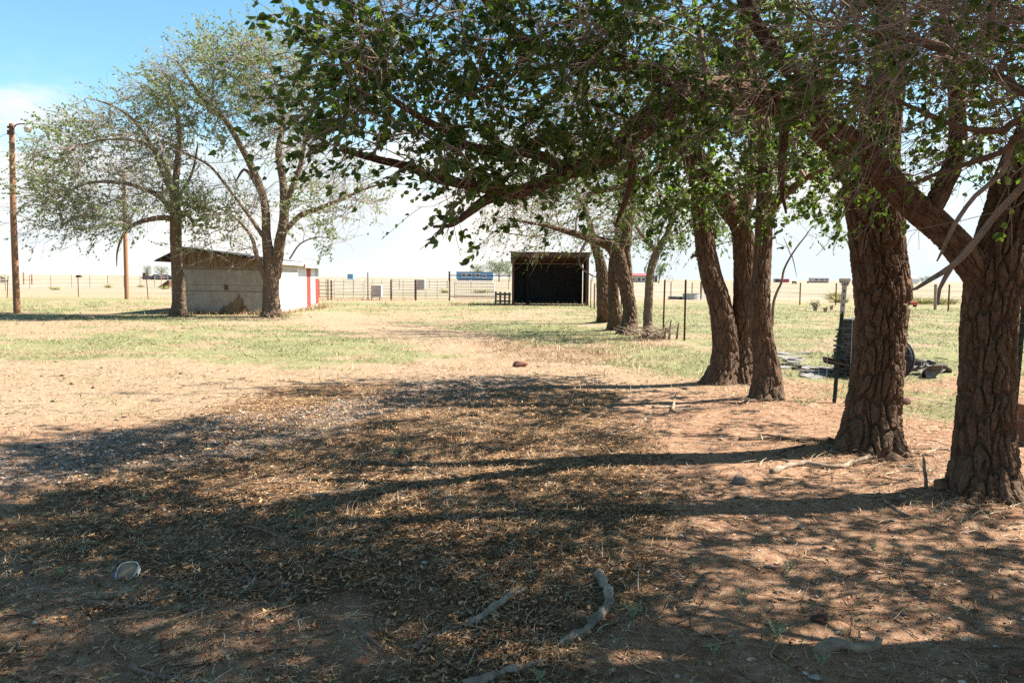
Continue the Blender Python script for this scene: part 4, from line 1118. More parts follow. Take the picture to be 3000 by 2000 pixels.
# ---------------------------------------------------------------- shed between the two left trees
def shed():
    FL = Vector((-14.25, 34.3, 0)); FR = Vector((-9.98, 34.5, 0)); BR = Vector((-10.52, 44.5, 0)); BL = Vector((-14.8, 44.3, 0))
    fx = (FR - FL).normalized(); sy = (BR - FR).normalized()
    out_f = -sy; out_s = fx
    root = empty('shed', (FR.x, FR.y, 0), 'low shed with grey front, brown boards under the eaves and a red and white side', 'shed')
    o = Vector((FR.x, FR.y, 0))
    def b(mb, name, mat, parent=root, **k):
        mb.V = [tuple(Vector(v) - o) for v in mb.V]
        return mb.build(name, mat, parent, **k)
    def f(u, z, off=0.0):        # on the front wall, u metres from its left end
        return FL + fx * u + out_f * off + Vector((0, 0, z))
    def s(v, z, off=0.0):        # on the side wall, v metres from the near corner
        return FR + sy * v + out_s * off + Vector((0, 0, z))
    Lf = (FR - FL).length; Ls = (BR - FR).length
    def roof_z(u):
        return 2.74 - 0.13 * (u - 0.62) if u > 0.62 else 2.74 - 0.50 * (0.62 - u)
    # back-up box of the walls (a gable prism)
    poly = [f(0, -.05), f(Lf, -.05), f(Lf, roof_z(Lf) - .06), f(0.62, roof_z(.62) - .06), f(0, roof_z(0) - .06)]
    b(MB().prism(poly, (0, 0, 0), sy * Ls), 'wall', M_PAINT)
    # brown boards at the top of the gable
    u = 0.02; i = 0
    while u < Lf * 0.86:
        w = 0.19 + 0.06 * ((i * 37) % 10) / 10
        z0 = 1.93 + 0.06 * ((i * 53) % 7) / 7 - (0.0 if u < 3 else 0.0)
        u1 = min(u + w, Lf * .9)
        th = 0.018 + 0.008 * (i % 3)
        b(MB().prism([f(u, z0, .004), f(u1 - .012, z0 + .02, .004), f(u1 - .012, roof_z(u1) - .1, .004), f(u, roof_z(u) - .1, .004)], (0, 0, 0), out_f * th), 'board', M_BOARD)
        u = u1; i += 1
    # horizontal battens and seams of the grey sheeting
    m = MB()
    m.bar(f(0.1, 1.90, .02), f(Lf - .02, 1.86, .02), 0.03, 0.05)
    m.bar(f(0.0, 0.98, .006), f(Lf, 0.94, .006), 0.012, 0.03)
    m.bar(f(0.8, 1.22, .004), f(Lf * .9, 1.20, .004), 0.008, 0.012)
    b(m, 'batten', M_BOARD)
    # patch where the sheeting has gone, and the rotten lower edge
    pts = [(1.95, .02), (1.98, .24), (2.08, .22), (2.12, .36), (2.34, .38), (2.38, .50), (2.52, .50), (2.58, .62), (2.70, .66), (2.74, .82), (2.80, .84), (2.82, .68), (2.95, .66), (2.97, .36), (3.08, .36), (3.14, .22), (3.10, .02)]
    b(MB().prism([f(u_, z_, .003) for u_, z_ in pts], (0, 0, 0), out_f * .006), 'bare_patch', M_BOARD, label='bare brown patch where the front sheeting has broken away')
    for u0, w, h in ((0.7, .28, .09), (1.0, .2, .16), (1.45, .35, .07), (3.2, .3, .08), (3.7, .4, .05)):
        m = MB().prism([f(u0, -.03, .003), f(u0 + w, -.03, .003), f(u0 + w * .8, h * .6, .003), f(u0 + w * .4, h, .003), f(u0 + w * .1, h * .5, .003)], (0, 0, 0), out_f * .004)
        b(m, 'rotten_edge', M_DKRUST)
    b(MB().box(f(2.25, 1.12, .02), (.13, .05, .2)), 'vent_plate', M_RUST)
    # right-hand side: white boards, then white and red sheet metal
    v = 0.02; i = 0
    while v < 4.3:
        w = 0.42; v1 = min(v + w, 4.38)
        b(MB().prism([s(v, .02, .004), s(v1 - .02, .02, .004), s(v1 - .02, 1.86, .004), s(v, 1.86, .004)], (0, 0, 0), out_s * (.018 + .006 * (i % 2))), 'board', M_OLDWHITE)
        v = v1; i += 1
    b(MB().prism([s(.02, 1.88, .004), s(4.36, 1.88, .004), s(4.36, 2.14, .004), s(.02, 2.14, .004)], (0, 0, 0), out_s * .02), 'fascia_board', M_OLDWHITE)
    m = MB()
    m.prism([s(2.5, .0, .03), s(2.62, .0, .03), s(2.55, 1.55, .03), s(2.50, 1.5, .03)], (0, 0, 0), out_s * .004)
    m.prism([s(3.3, .0, .03), s(3.36, .0, .03), s(3.30, 1.2, .03), s(3.27, 1.2, .03)], (0, 0, 0), out_s * .004)
    b(m, 'crack', M_DKRUST)
    def sheet(v0, v1, z0, z1, mat, name):
        m = MB(); n = max(2, int((v1 - v0) / .09)); 
        for k in range(n):
            a = v0 + (v1 - v0) * k / n; c = v0 + (v1 - v0) * (k + 1) / n
            m.prism([s(a, z0, .02), s(a + (c - a) * .3, z0, .038), s(a + (c - a) * .6, z0, .038), s(c, z0, .02), s(c, z0, .005), s(a, z0, .005)], (0, 0, 0), (0, 0, z1 - z0))
        b(m, name, mat)
    sheet(4.42, 6.62, .06, 2.2, M_WHITE, 'white_sheet')
    sheet(6.62, 7.72, .08, 2.2, M_RED, 'red_sheet')
    sheet(7.72, 8.9, .2, 2.2, M_WHITE, 'white_sheet')
    sheet(8.9, 9.9, 1.5, 2.2, M_OLDWHITE, 'white_sheet')
    sheet(8.9, 9.95, .2, 1.48, M_RED, 'red_sheet')
    # roof of two unequal slopes, wide overhang in front
    def slab(u0, u1, v0, v1, dz, th, mat, name):
        P = [FL + fx * u0 + sy * v0 + Vector((0, 0, roof_z(u0) + dz)), FL + fx * u1 + sy * v0 + Vector((0, 0, roof_z(u1) + dz)),
             FL + fx * u1 + sy * v1 + Vector((0, 0, roof_z(u1) + dz)), FL + fx * u0 + sy * v1 + Vector((0, 0, roof_z(u0) + dz))]
        b(MB().prism(P, (0, 0, 0), (0, 0, th)), name, mat)
    slab(-.52, .62, -.42, Ls + .2, .0, .05, M_TAR, 'roof')
    slab(.62, Lf + .28, -.42, 4.5, .0, .05, M_TAR, 'roof')
    slab(.62, Lf + .36, 4.5, Ls + .25, -.10, .04, M_RUST, 'roof')
    for u in np.arange(-.3, Lf, .55):
        m = MB().bar(FL + fx * u - sy * .40 + Vector((0, 0, roof_z(u) - .05)), FL + fx * u + sy * .3 + Vector((0, 0, roof_z(u) - .05)), .05, .09)
        b(m, 'rafter', M_BOARD)
    ue = Lf + .29
    m = MB().bar(FL + fx * ue - sy * .42 + Vector((0, 0, roof_z(ue) - .05)), FL + fx * ue + sy * 4.5 + Vector((0, 0, roof_z(ue) - .05)), .03, .15)
    m.bar(FL + fx * (ue + .1) + sy * 4.52 + Vector((0, 0, roof_z(ue) - .13)), FL + fx * (ue + .1) + sy * (Ls + .25) + Vector((0, 0, roof_z(ue) - .13)), .03, .15)
    b(m, 'eave_board', M_OLDWHITE)
shed()

# ---------------------------------------------------------------- open-fronted animal shed
def open_shed():
    p0 = at(1501, 893, 48.3); x0 = p0.x; x1 = at(1722, 893, 48.3).x; y0 = 48.3; D = 3.4
    root = empty('open_shed', ((x0 + x1) / 2, y0, 0), 'black open-fronted metal animal shed with a rusty beam over its mouth', 'shed')
    o = Vector(root.location)
    def b(mb, name, mat, **k):
        mb.V = [tuple(Vector(v) - o) for v in mb.V]
        return mb.build(name, mat, root, **k)
    zf, zb = 3.12, 2.5
    def corr(a, c, za, zc, nrm):
        m = MB(); a = Vector(a); c = Vector(c); n = int((c - a).length / .076); nrm = Vector(nrm)
        V = []; 
        for k in range(n + 1):
            q = a.lerp(c, k / n); off = nrm * (.009 * math.sin(k * math.pi))
            off = nrm * (.012 if k % 2 else -.012)
            zt = za + (zc - za) * k / n
            V += [q + off + Vector((0, 0, .02)), q + off + Vector((0, 0, zt))]
        m.quadmesh(V, [(2 * k, 2 * k + 2, 2 * k + 3, 2 * k + 1) for k in range(n)])
        return m
    b(corr((x0 + .05, y0 + D, 0), (x1 - .05, y0 + D, 0), zb, zb, (0, -1, 0)), 'back_wall', M_BLACKM)
    b(corr((x0, y0 + .22, 0), (x0, y0 + D, 0), zf - .05, zb, (1, 0, 0)), 'side_wall', M_BLACKM)
    b(corr((x1, y0 + .22, 0), (x1, y0 + D, 0), zf - .05, zb, (1, 0, 0)), 'side_wall', M_BLACKM)
    b(MB().prism([(x0 - .12, y0 - .1, zf), (x1 + .12, y0 - .1, zf), (x1 + .12, y0 + D + .15, zb), (x0 - .12, y0 + D + .15, zb)], (0, 0, 0), (0, 0, .03)), 'roof', M_RUST)
    b(MB().box(((x0 + x1) / 2, y0 - .05, zf - .14), (x1 - x0 + .2, .05, .24)), 'front_beam', M_DKRUST)
    for x, w in ((x0, .13), (x1, .17)):
        b(MB().box((x + (.03 if x == x0 else -.05), y0, zf / 2 - .02), (w, .13, zf)), 'post', M_DKRUST)
    for x in (x0 + .16, x1 - .22):
        b(MB().box((x, y0 + D - .1, 1.2), (.08, .08, 2.5)), 'post', M_BLACKM)
    m = MB()
    for z in (.35, 1.62):
        m.box(((x0 + x1) / 2, y0 + D - .05, z), (x1 - x0 - .3, .05, .09))
    b(m, 'girt', M_BLACKM)
    b(MB().box((x0 + .95, y0 + D - .12, 1.2), (.26, .1, 2.4)), 'post', M_BLACKM)
open_shed()

# ---------------------------------------------------------------- poles
def light_pole():
    p = at(50, 917); q = at(34, 363, p.y); h = q.z
    root = empty('light_pole', (p.x, p.y, 0), 'brown wooden pole with a yard lamp on a curved arm at the left edge', 'pole')
    MB().tube([(0, 0, -.2), (0, 0, h * .5), (q.x - p.x, 0, h)], [.135, .12, .10], 20).build('pole', M_POLE, root, smooth=False)
    def L(px, py): v = at(px, py, p.y); return Vector((v.x - p.x, -.05, v.z))
    a = [L(40.5, 385), L(43, 374), L(49, 367), L(57, 364.3), L(66, 364), L(76, 364)]
    MB().tube(a, .028, 8).build('arm', M_RUST, root, smooth=True)
    c = L(84, 365)
    hd = MB().tube([c + Vector((0, 0, .22)), c + Vector((0, 0, .17)), c + Vector((0, 0, .12)), c + Vector((0, 0, -.06)), c + Vector((0, 0, -.09)), c + Vector((0, 0, -.14))], [.035, .04, .055, .065, .12, .16], 16)
    lamp = hd.build('lamp_housing', M_GALV, root, smooth=False)
    MB().tube([c + Vector((0, 0, -.143)), c + Vector((0, 0, -.16)), c + Vector((0, 0, -.33)), c + Vector((0, 0, -.335))], [.17, .17, .125, .02], 18).build('lamp_shade', M_LAMPG, lamp, smooth=False)
    m = MB()
    for py in (374, 386, 393):
        v = L(36, py); m.box((v.x, -.1, v.z), (.26, .09, .09))
    m.build('bracket', M_RUST, root)
    MB().box((L(32, 385).x, 0, L(32, 385).z), (.12, .12, .08)).build('insulator', M_DKRUST, root)
    a0 = at(31, 386, p.y); far = Vector((a0.x - 9, a0.y + 1, a0.z - 2.6))
    pts = [a0.lerp(far, t) - Vector((0, 0, 1.1 * math.sin(math.pi * t) * .4)) for t in np.linspace(0, 1, 10)]
    o = MB().tube([v - a0 for v in pts], .009, 4).build('overhead_wire', M_TYRE, loc=a0)
    tag(o, 'thin dark cable leaving the lamp pole for the left edge', 'cable')
    a1 = at(41, 386, p.y); f2 = at(376, 640, 56.2)
    pts = [a1.lerp(f2, t) - Vector((0, 0, .9 * math.sin(math.pi * t))) for t in np.linspace(0, 1, 16)]
    o = MB().tube([v - a1 for v in pts], .009, 4).build('overhead_wire', M_TYRE, loc=a1)
    tag(o, 'thin dark cable sloping from the lamp pole into the left tree', 'cable')
light_pole()
def plain_pole():
    p = at(372, 875); h = 8.6
    root = empty('utility_pole', (p.x, p.y, 0), 'orange-brown wooden pole standing behind the wind-swept tree', 'pole')
    MB().tube([(0, 0, -.2), (0, 0, h * .5), (.02, 0, h)], [.15, .135, .11], 20).build('pole', M_POLE, root)
    MB().box((0, -.13, h - .35), (.1, .08, .14)).build('bracket', M_RUST, root)
plain_pole()
for k, (py) in enumerate((457, 467, 483)):
    a = at(-900, py + 3, 150); c = at(1500, py - 6, 190)
    pts = [a.lerp(c, t) - Vector((0, 0, .8 * math.sin(math.pi * t))) for t in np.linspace(0, 1, 14)]
    o = MB().tube([v - a for v in pts], .012, 4).build('power_line', M_GALV, loc=a)
    tag(o, ('uppermost', 'middle', 'lowest')[k] + ' of the three faint power lines behind the left tree', 'cable', 'distant power lines')

# ---------------------------------------------------------------- fences
def t_post(h, mat_low=M_DKRUST, name='post', parent=None, loc=(0, 0, 0), lean=0.0, tip=None, w=.045):
    m = MB()
    m.box((0, 0, h / 2 - .1), (w, .007, h + .2)); m.box((0, w / 2, h / 2 - .1), (.007, w - .007, h + .2))
    for k in range(int(h / .09)):
        m.box((0, -.008, .1 + k * .09), (.012, .009, .03))
    o = m.build(name, mat_low, parent)
    o.location = loc; o.rotation_euler = (0, lean, 0)
    if tip:
        MB().box((0, 0, h - tip / 2 + .004), (w + .008, .014, tip)).build('painted_tip', M_GALV, o)
    return o
def wire_set(m, pts, zs, r=.002, sag=0.01):
    for z in zs:
        for a, c in zip(pts[:-1], pts[1:]):
            a = Vector(a) + Vector((0, 0, z)); c = Vector(c) + Vector((0, 0, z))
            m.tube([a, a.lerp(c, .5) - Vector((0, 0, sag)), c], r, 3, False)
def fence_row():
    # wire fence running away behind the row of trees on the right
    P = [(4.755, 7.7, .04, M_GREENP), (4.17, 10.5, .05, M_GREENP), (4.47, 21.2, .0, M_DKRUST), (4.62, 25, .01, M_DKRUST), (4.45, 33.5, 0, M_DKRUST), (4.35, 39.0, .02, M_DKRUST), (4.30, 45, 0, M_DKRUST), (4.9, 47.6, 0, M_DKRUST)]
    root = empty('wire_fence', (4.5, 7.7, 0), 'wire fence on steel posts running away behind the row of trees', 'fence')
    o = Vector(root.location)
    pts = []
    for i, (x, y, lean, mt) in enumerate(P):
        t_post(1.58, mt, 'post', root, Vector((x, y, gz(x, y))) - o, lean, tip=.42 if i == 1 else None, w=.05)
        pts.append(Vector((x, y, 0)) - o)
    pts = [Vector((4.75, 1.0, 0)) - o, Vector((4.7, 4.5, 0)) - o] + pts
    for q in pts[:2]:
        t_post(1.58, M_GREENP, 'post', root, q, .02)
    m = MB(); wire_set(m, pts, (.12, .32, .55, .78, 1.0, 1.22, 1.42), .0022)
    for a, c in zip(pts[2:-1], pts[3:]):
        n = int((c - a).length / (.3 if a.y < 10 else .4))
        for k in range(1, n):
            q = a.lerp(c, k / n); m.tube([q + Vector((0, 0, .1)), q + Vector((0, 0, 1.24))], 0.0016, 3, False)
    m.build('wire', M_GALV, root)
fence_row()
def post_line(name, label, rows, h, zs, mat=M_RUST, w=.06, mesh=0.0, r=.006, group=None, wire_mat=M_GALV):
    """rows: (px, py) of the foot of each post"""
    p = [at(*q) for q in rows]
    root = empty(name, (p[0].x, p[0].y, 0), label, 'fence', group)
    o = Vector(root.location)
    for q in p:
        MB().tube([(0, 0, -.1), (0, 0, h)], w / 2, 8).build('post', mat, root).location = q - o
    m = MB(); wire_set(m, [q - o for q in p], zs, r, .02)
    if mesh:
        for a, c in zip(p[:-1], p[1:]):
            n = min(60, max(2, int((c - a).length / mesh)))
            for k in range(1, n):
                q = a.lerp(c, k / n) - o; m.tube([q + Vector((0, 0, .1)), q + Vector((0, 0, zs[-1]))], r * .6, 3, False)
    m.build('wire', wire_mat, root)
    return root
post_line('wire_fence', 'long pale wire fence across the left pasture behind the two poles', [(17, 851), (88, 847), (150, 843.5), (211, 842.5), (264, 842), (316, 841), (364, 841.5), (411, 841), (454, 841.5), (473, 840), (492, 839.5), (505, 840)], 1.55, (.35, .8, 1.25, 1.5), M_WOOD, .10, r=.012)
post_line('wire_fence', 'wire fence on thin posts crossing the pasture to the right of the forked elm', [(2052, 878), (2200, 884), (2343, 893), (2448, 893), (2640, 900), (2740, 906), (2778, 911), (2982, 923)], 1.45, (.2, .5, .8, 1.1, 1.35), M_RUST, .09, mesh=1.2, r=.006)
post_line('wire_fence', 'rusty wire mesh fence between the thin elm and the forked elm', [(1741, 905), (1850, 884), (1965, 877), (2027, 874)], 1.35, (.15, .45, .75, 1.05, 1.3), M_RUST, .08, mesh=.6, r=.006)
post_line('wire_fence', 'far rusty fence behind the corral panels', [(962, 866), (1036, 858), (1170, 850), (1258, 846), (1310, 845), (1380, 846), (1490, 848)], 1.4, (.3, .7, 1.1, 1.35), M_WOOD, .12, mesh=2.2, r=.012)
# single posts
def lone_post(px, py, h, label, mat, thing=None, r=.03, name='fence_post', lean=0.0):
    p = at(px, py)
    if thing is None:
        o = MB().tube([(0, 0, -.1), (0, 0, h)], r, 8).build(name, mat, loc=p)
        o.rotation_euler = (0, lean, 0)
        return tag(o, label, 'post')
    root = empty(name, p, label, 'post')
    MB().tube([(0, 0, -.1), (0, 0, h)], r, 8).build('post', mat, root)
    thing(root, h)
    return root
lone_post(21, 871, 1.5, 'dark thin post just left of the lamp pole', M_DKRUST, lean=.08)
lone_post(434, 874, 1.5, 'dark thin post just left of the wind-swept tree', M_DKRUST, lean=-.06)
lone_post(230, 869, 1.42, 'thin steel post with a small dark box on its top', M_DKRUST,
          lambda r_, h: MB().prism([(-.18, 0, h - .02), (.2, 0, h - .02), (.2, 0, h + .1), (.05, 0, h + .16), (-.12, 0, h + .14), (-.18, 0, h + .08)], (0, -.12, 0), (0, .12, 0)).build('small_box', M_DKRUST, r_, bevel=.02), name='box_post')
lone_post(2053 + 0, 878, 1.5, 'thick grey wooden post by the round trough', M_WOOD, r=.09, lean=.04)
lone_post(2740, 906.5, 1.45, 'crooked thick wooden post between the two nearest trunks', M_WOOD, r=.09, lean=-.03)
def h_brace():
    a = at(70, 832); c = at(94, 832)
    root = empty('brace_posts', a, 'two stout rusty posts joined by a rail, right of the lamp pole', 'fence')
    d = c - a
    for q, h in ((Vector((0, 0, 0)), 1.9), (d, 1.65)):
        MB().tube([q + Vector((0, 0, -.1)), q + Vector((0, 0, h))], .12, 10).build('post', M_POLE, root)
    MB().bar(Vector((0, 0, .75)), d + Vector((0, 0, .72)), .09, .09).build('rail', M_POLE, root)
h_brace()
def pipe_gate(px0, px1, py, h, rails, label, mat=M_PIPE, r=.024, round_=True, name='gate', mids=3, group=None, Y=None, cat='gate', base=0.12):
    a = at(px0, py, Y) ; c = at(px1, py, Y)
    a.z = c.z = 0
    root = empty(name, a, label, cat, group)
    d = c - a; L = d.length; u = d / L
    def q(s, z): return u * s + Vector((0, 0, z))
    cr_ = .16 if round_ else 0.0
    fr = [q(0, base), q(0, h - cr_)] + ([q(.05, h - .05), q(cr_, h)] if round_ else [q(0, h)]) + ([q(L - cr_, h), q(L - .05, h - .05), q(L, h - cr_)] if round_ else [q(L, h)]) + [q(L, base)]
    MB().tube(fr, r, 8).build('frame', mat, root)
    m = MB()
    for k in range(rails):
        z = base + .03 + (h - base) * k / rails
        m.tube([q(0, z), q(L / 2, z - .01), q(L, z)], r * .85, 6, False)
    m.build('rails', mat, root)
    if mids:
        m = MB()
        for k in range(1, mids + 1):
            m.tube([q(L * k / (mids + 1), base), q(L * k / (mids + 1), h)], r * .8, 6, False)
        m.build('uprights', mat, root)
    return root
YC = 57.5
pipe_gate(979, 1063, 876, 1.42, 6, 'pale corral panel next to the shed, left of the tall black post', mids=2, Y=YC, name='corral_fence', cat='corral panel', group='corral panels')
pipe_gate(1066, 1144, 877, 1.42, 6, 'pale corral panel carrying the low feed box', mids=2, Y=YC - .2, name='corral_fence', cat='corral panel', group='corral panels')
pipe_gate(1148, 1314, 877, 1.46, 7, 'long round-cornered corral panel left of the tall rusty post', mids=4, Y=YC - .3, name='corral_fence', cat='corral panel', group='corral panels')
pipe_gate(935, 976, 872, 1.42, 5, 'rusty short corral panel touching the shed corner', M_RUST, mids=1, Y=YC + 1.5, name='corral_fence', cat='corral panel', round_=False, group='corral panels')
pipe_gate(1332, 1447, 874, 1.38, 6, 'white pipe gate under the dark overhead rail', M_WHITE, mids=0, Y=YC + .2, r=.03)
pipe_gate(0, 63, 830, 1.7, 3, 'pale thin field gate behind the lamp pole', M_PIPE, mids=1, r=.03, name='field_gate')
def corral_bits():
    def post(px, py0, Y, z, w, mat, label, name='corral_post'):
        p = at(px, 879, Y); p.z = 0
        tag(MB().tube([(0, 0, -.1), (0, 0, z)], w / 2, 10).build(name, mat, loc=p), label, 'post')
    post(1078, 0, YC - .5, 1.92, .07, M_DKRUST, 'tall black pipe post rising above the corral panels')
    post(1145.8, 0, YC - .4, 1.46, .11, M_RUST, 'short rusty post between two pale corral panels')
    post(1218, 0, YC - .6, 1.45, .12, M_DKRUST, 'dark short post in front of the long corral panel')
    post(962, 0, YC + .6, 1.4, .14, M_WOOD, 'grey wooden corral post near the shed corner')
    post(971, 0, YC + .4, 1.38, .12, M_RUST, 'rusty corral post beside the grey wooden one')
    # overhead rail entrance
    a = at(1316.5, 880, YC); a.z = 0
    root = empty('rail_frame', a, 'dark steel rail on a tall rusty post, joined to the black open shed', 'frame')
    MB().tube([(0, 0, -.1), (0, 0, 2.04)], .065, 10).build('post', M_DKRUST, root)
    e = at(1497, 808, YC) - a; s0 = at(1317, 806.5, YC) - a
    MB().bar(s0, e, .06, .06).build('top_rail', M_DKRUST, root)
    e2 = at(1497, 871.5, YC) - a; s2 = at(1318, 868.5, YC) - a
    MB().bar(s2, e2, .06, .06).build('bottom_rail', M_DKRUST, root)
    m = MB()
    for k in range(1, 26):
        q = s2.lerp(e2, k / 26); m.tube([q, s0.lerp(e, k / 26) - Vector((0, 0, .25))], .005, 3, False)
    for z in (.35, .6, .85, 1.1, 1.35):
        m.tube([s2 + Vector((0, 0, z - .2)), e2 + Vector((0, 0, z - .2))], .005, 3, False)
    m.build('wire', M_RUST, root)
    # feed boxes
    for x0, x1, y0, y1, Y, lab in ((1088, 1117, 835, 870, YC - .55, 'pale pinkish feed box hung low on the corral panel'), (1222, 1243, 818, 848, YC - .2, 'pinkish feed box with a white end, hung high on the long panel')):
        A = at(x0, y0, Y); B_ = at(x1, y1, Y)
        root = empty('feed_box', ((A.x + B_.x) / 2, Y - .2, B_.z), lab, 'feed box', 'feed boxes')
        w = B_.x - A.x; h = A.z - B_.z
        MB().prism([(-w / 2, 0, 0), (w / 2, 0, 0), (w / 2, 0, h), (-w / 2, 0, h)], (0, -.16, 0), (0, .16, 0)).build('box', M_PINK, root, bevel=.03)
        m = MB()
        for t in (.02, .36, .68, .96): m.box((0, -.17, h * t), (w * 1.02, .03, .04))
        m.build('rib', M_OLDWHITE, root)
        MB().box((w / 2 + .05, -.02, h * .5), (.1, .3, h)).build('end_panel', M_WHITE, root, bevel=.02)
        if B_.z < .5:
            for s in (-1, 1): MB().box((s * w * .4, -.1, -B_.z / 2), (.05, .05, B_.z)).build('leg', M_RUST, root)
    # low picket pen beside the open shed
    a = at(1449, 889, 50.3); a.z = 0; c = at(1497, 889, 50.3)
    root = empty('picket_pen', a, 'short grey picket fence against the left side of the black shed', 'fence')
    L = c.x - a.x
    for k in range(4):
        MB().prism([(L * k / 3.6, 0, 0), (L * k / 3.6 + .13, 0, 0), (L * k / 3.6 + .13, 0, .78 - .02 * k), (L * k / 3.6, 0, .78 - .01 * k)], (0, 0, 0), (0, .06, 0)).build('picket', M_WOOD, root)
    MB().box((L / 2, .09, .62), (L, .05, .12)).build('rail', M_WOOD, root)
    MB().box((L / 2, .09, .2), (L, .05, .10)).build('rail', M_WOOD, root)
corral_bits()

# ---------------------------------------------------------------- far buildings
def house(px0, px1, Y, h, depth, wall, roof, label, name='house', gable=0.0, win=(), skirt=0.0, cat='house', roof_over=.3):
    a = at(px0, 820, Y); c = at(px1, 820, Y)
    root = empty(name, (a.x, Y, 0), label, cat)
    L = c.x - a.x
    MB().box((L / 2, depth / 2, skirt + (h - skirt) / 2), (L, depth, h - skirt)).build('wall', wall, root)
    if gable:
        MB().prism([(-roof_over, -roof_over, h + .02), (L + roof_over, -roof_over, h + .02), (L + roof_over, depth / 2, h + gable), (-roof_over, depth / 2, h + gable)], (0, 0, 0), (0, 0, .15)).build('roof', roof, root)
        MB().prism([(-roof_over, depth + roof_over, h + .02), (L + roof_over, depth + roof_over, h + .02), (L + roof_over, depth / 2 + .01, h + gable), (-roof_over, depth / 2 + .01, h + gable)], (0, 0, 0), (0, 0, .15)).build('roof', roof, root)
    else:
        MB().box((L / 2, depth / 2, h + .12), (L + .3, depth + .3, .2)).build('roof', roof, root)
    if skirt:
        MB().box((L / 2, depth / 2, skirt / 2), (L - .8, depth - .8, skirt)).build('underside', M_DKRUST, root)
    for u, z, w, hh in win:
        f = MB().box((L * u, -.03, z), (w + .5, .06, hh + .4)).build('window', M_WHITE, root)
        MB().box((L * u, -.07, z), (w, .04, hh)).build('pane', M_GLASS, f)
    return root
house(1337, 1445, 345, 3.9, 5, M_BLUE, M_TAR, 'long blue mobile home beyond the white gate', 'mobile_home', win=((.20, 2.7, 1.2, 1.1), (.35, 2.7, 1.6, 1.1), (.58, 2.7, 1.4, 1.1), (.76, 2.3, .9, 1.0)), skirt=1.1, cat='mobile home')
house(1848, 1897, 420, 3.3, 8, M_TANW, M_REDROOF, 'low tan house with a bright red roof beyond the elms', 'house', gable=1.2, win=((.15, 1.5, 1.5, 1.4), (.5, 1.5, 1.5, 1.9), (.75, 1.5, 1.5, 1.4)))
house(1018, 1034, 430, 2.9, 5, M_BLUE, M_OLDWHITE, 'small blue-grey hut far beyond the corral panels', 'hut', cat='hut')
house(2376, 2429, 620, 3.4, 5, M_PINK, M_OLDWHITE, 'long low pinkish trailer house on the horizon left of the second trunk', 'trailer_house', skirt=.8, win=((.3, 2.2, 3, 1), (.6, 2.2, 3, 1), (.85, 2.2, 2, 1)), cat='mobile home')
house(2466, 2492, 600, 3.2, 5, M_TANW, M_OLDWHITE, 'brownish trailer house half hidden by the second trunk on the horizon', 'trailer_house', skirt=.8, cat='mobile home')
house(2648, 2688, 560, 3.4, 8, M_WHITE, M_OLDWHITE, 'white gabled house on the horizon between the two nearest trunks', 'house', gable=2.0, win=((.3, 1.7, 1.5, 1.3),))
house(2282, 2312, 640, 2.6, 5, M_REDROOF, M_OLDWHITE, 'small dark red barn on the horizon right of the ridged trunk', 'barn', cat='barn')
house(2272, 2281, 640, 2.6, 5, M_CARD, M_TAR, 'tiny dark hut left of the small red barn on the horizon', 'hut', cat='hut')
house(1918, 1926, 450, 3.0, 5, M_CARD, M_TAR, 'small dark hut beside the far green tree', 'hut', gable=.8, cat='hut')
house(418, 426, 430, 2.6, 4, M_DKRUST, M_RUST, 'tiny dark red shed left of the far cars', 'hut', cat='hut')
def hoop():
    p = at(1961, 820, 430)
    root = empty('hay_hoop', (p.x, 430, 0), 'round pale hoop on the horizon beside the far green tree', 'hoop')
    MB().tube([(1.9 * math.cos(a), 0, 1.9 + 1.9 * math.sin(a)) for a in np.linspace(0, 2 * math.pi, 25)], .13, 6).build('ring', M_PINK, root)
    m = MB()
    for a in np.linspace(0, math.pi, 5)[:-1]:
        m.tube([(1.9 * math.cos(a), 0, 1.9 + 1.9 * math.sin(a)), (-1.9 * math.cos(a), 0, 1.9 - 1.9 * math.sin(a))], .05, 4)
    m.build('spokes', M_PINK, root)
hoop()
# cars parked far away on the left
def car(px, Y, mat, label, van=False):
    p = at(px, 818, Y)
    root = empty('parked_car', (p.x, Y, 0), label, 'car', 'far parked cars')
    L = 4.5; h = 1.9 if van else 1.45
    prof = [(-L / 2, .35), (L / 2, .35), (L / 2, .85), (L / 2 - .3, .95), (L / 2 - 1.1, .98)]
    body = MB().prism([(x, -.85, z) for x, z in prof + [(-L / 2 + .3, .98), (-L / 2, .9)]], (0, 0, 0), (0, 1.7, 0)).build('body', mat, root, bevel=.06)
    MB().prism([(x, -.75, z) for x, z in ((L / 2 - 1.2, .985), (L / 2 - 1.8, h), (-L / 2 + .9, h), (-L / 2 + .35, .985))], (0, 0, 0), (0, 1.5, 0)).build('cabin', M_GLASS, root)
    MB().box((-.3, 0, h + .02), (1.9, 1.4, .05)).build('roof', mat, root)
    for x in (-1.4, 1.4):
        for y in (-.8, .8):
            MB().tube([(x, y - .1, .33), (x, y + .1, .33)], .33, 12).build('wheel', M_TYRE, root)
for px, Y, mt, lab, v in ((435, 300, M_CARD, 'dark car at the left end of the far row of cars', False), (450, 305, M_CARW, 'white car second from the left in the far row of cars', False), (462, 300, M_CARD, 'dark van third from the left in the far row of cars', True),
                          (476, 300, M_CARR, 'red car in the middle of the far row of cars', False), (490, 302, M_CARW, 'white van right of the red car in the far row', True), (503, 300, M_CARD, 'dark car at the right end of the far row of cars', False)):
    car(px, Y, mt, lab, v)
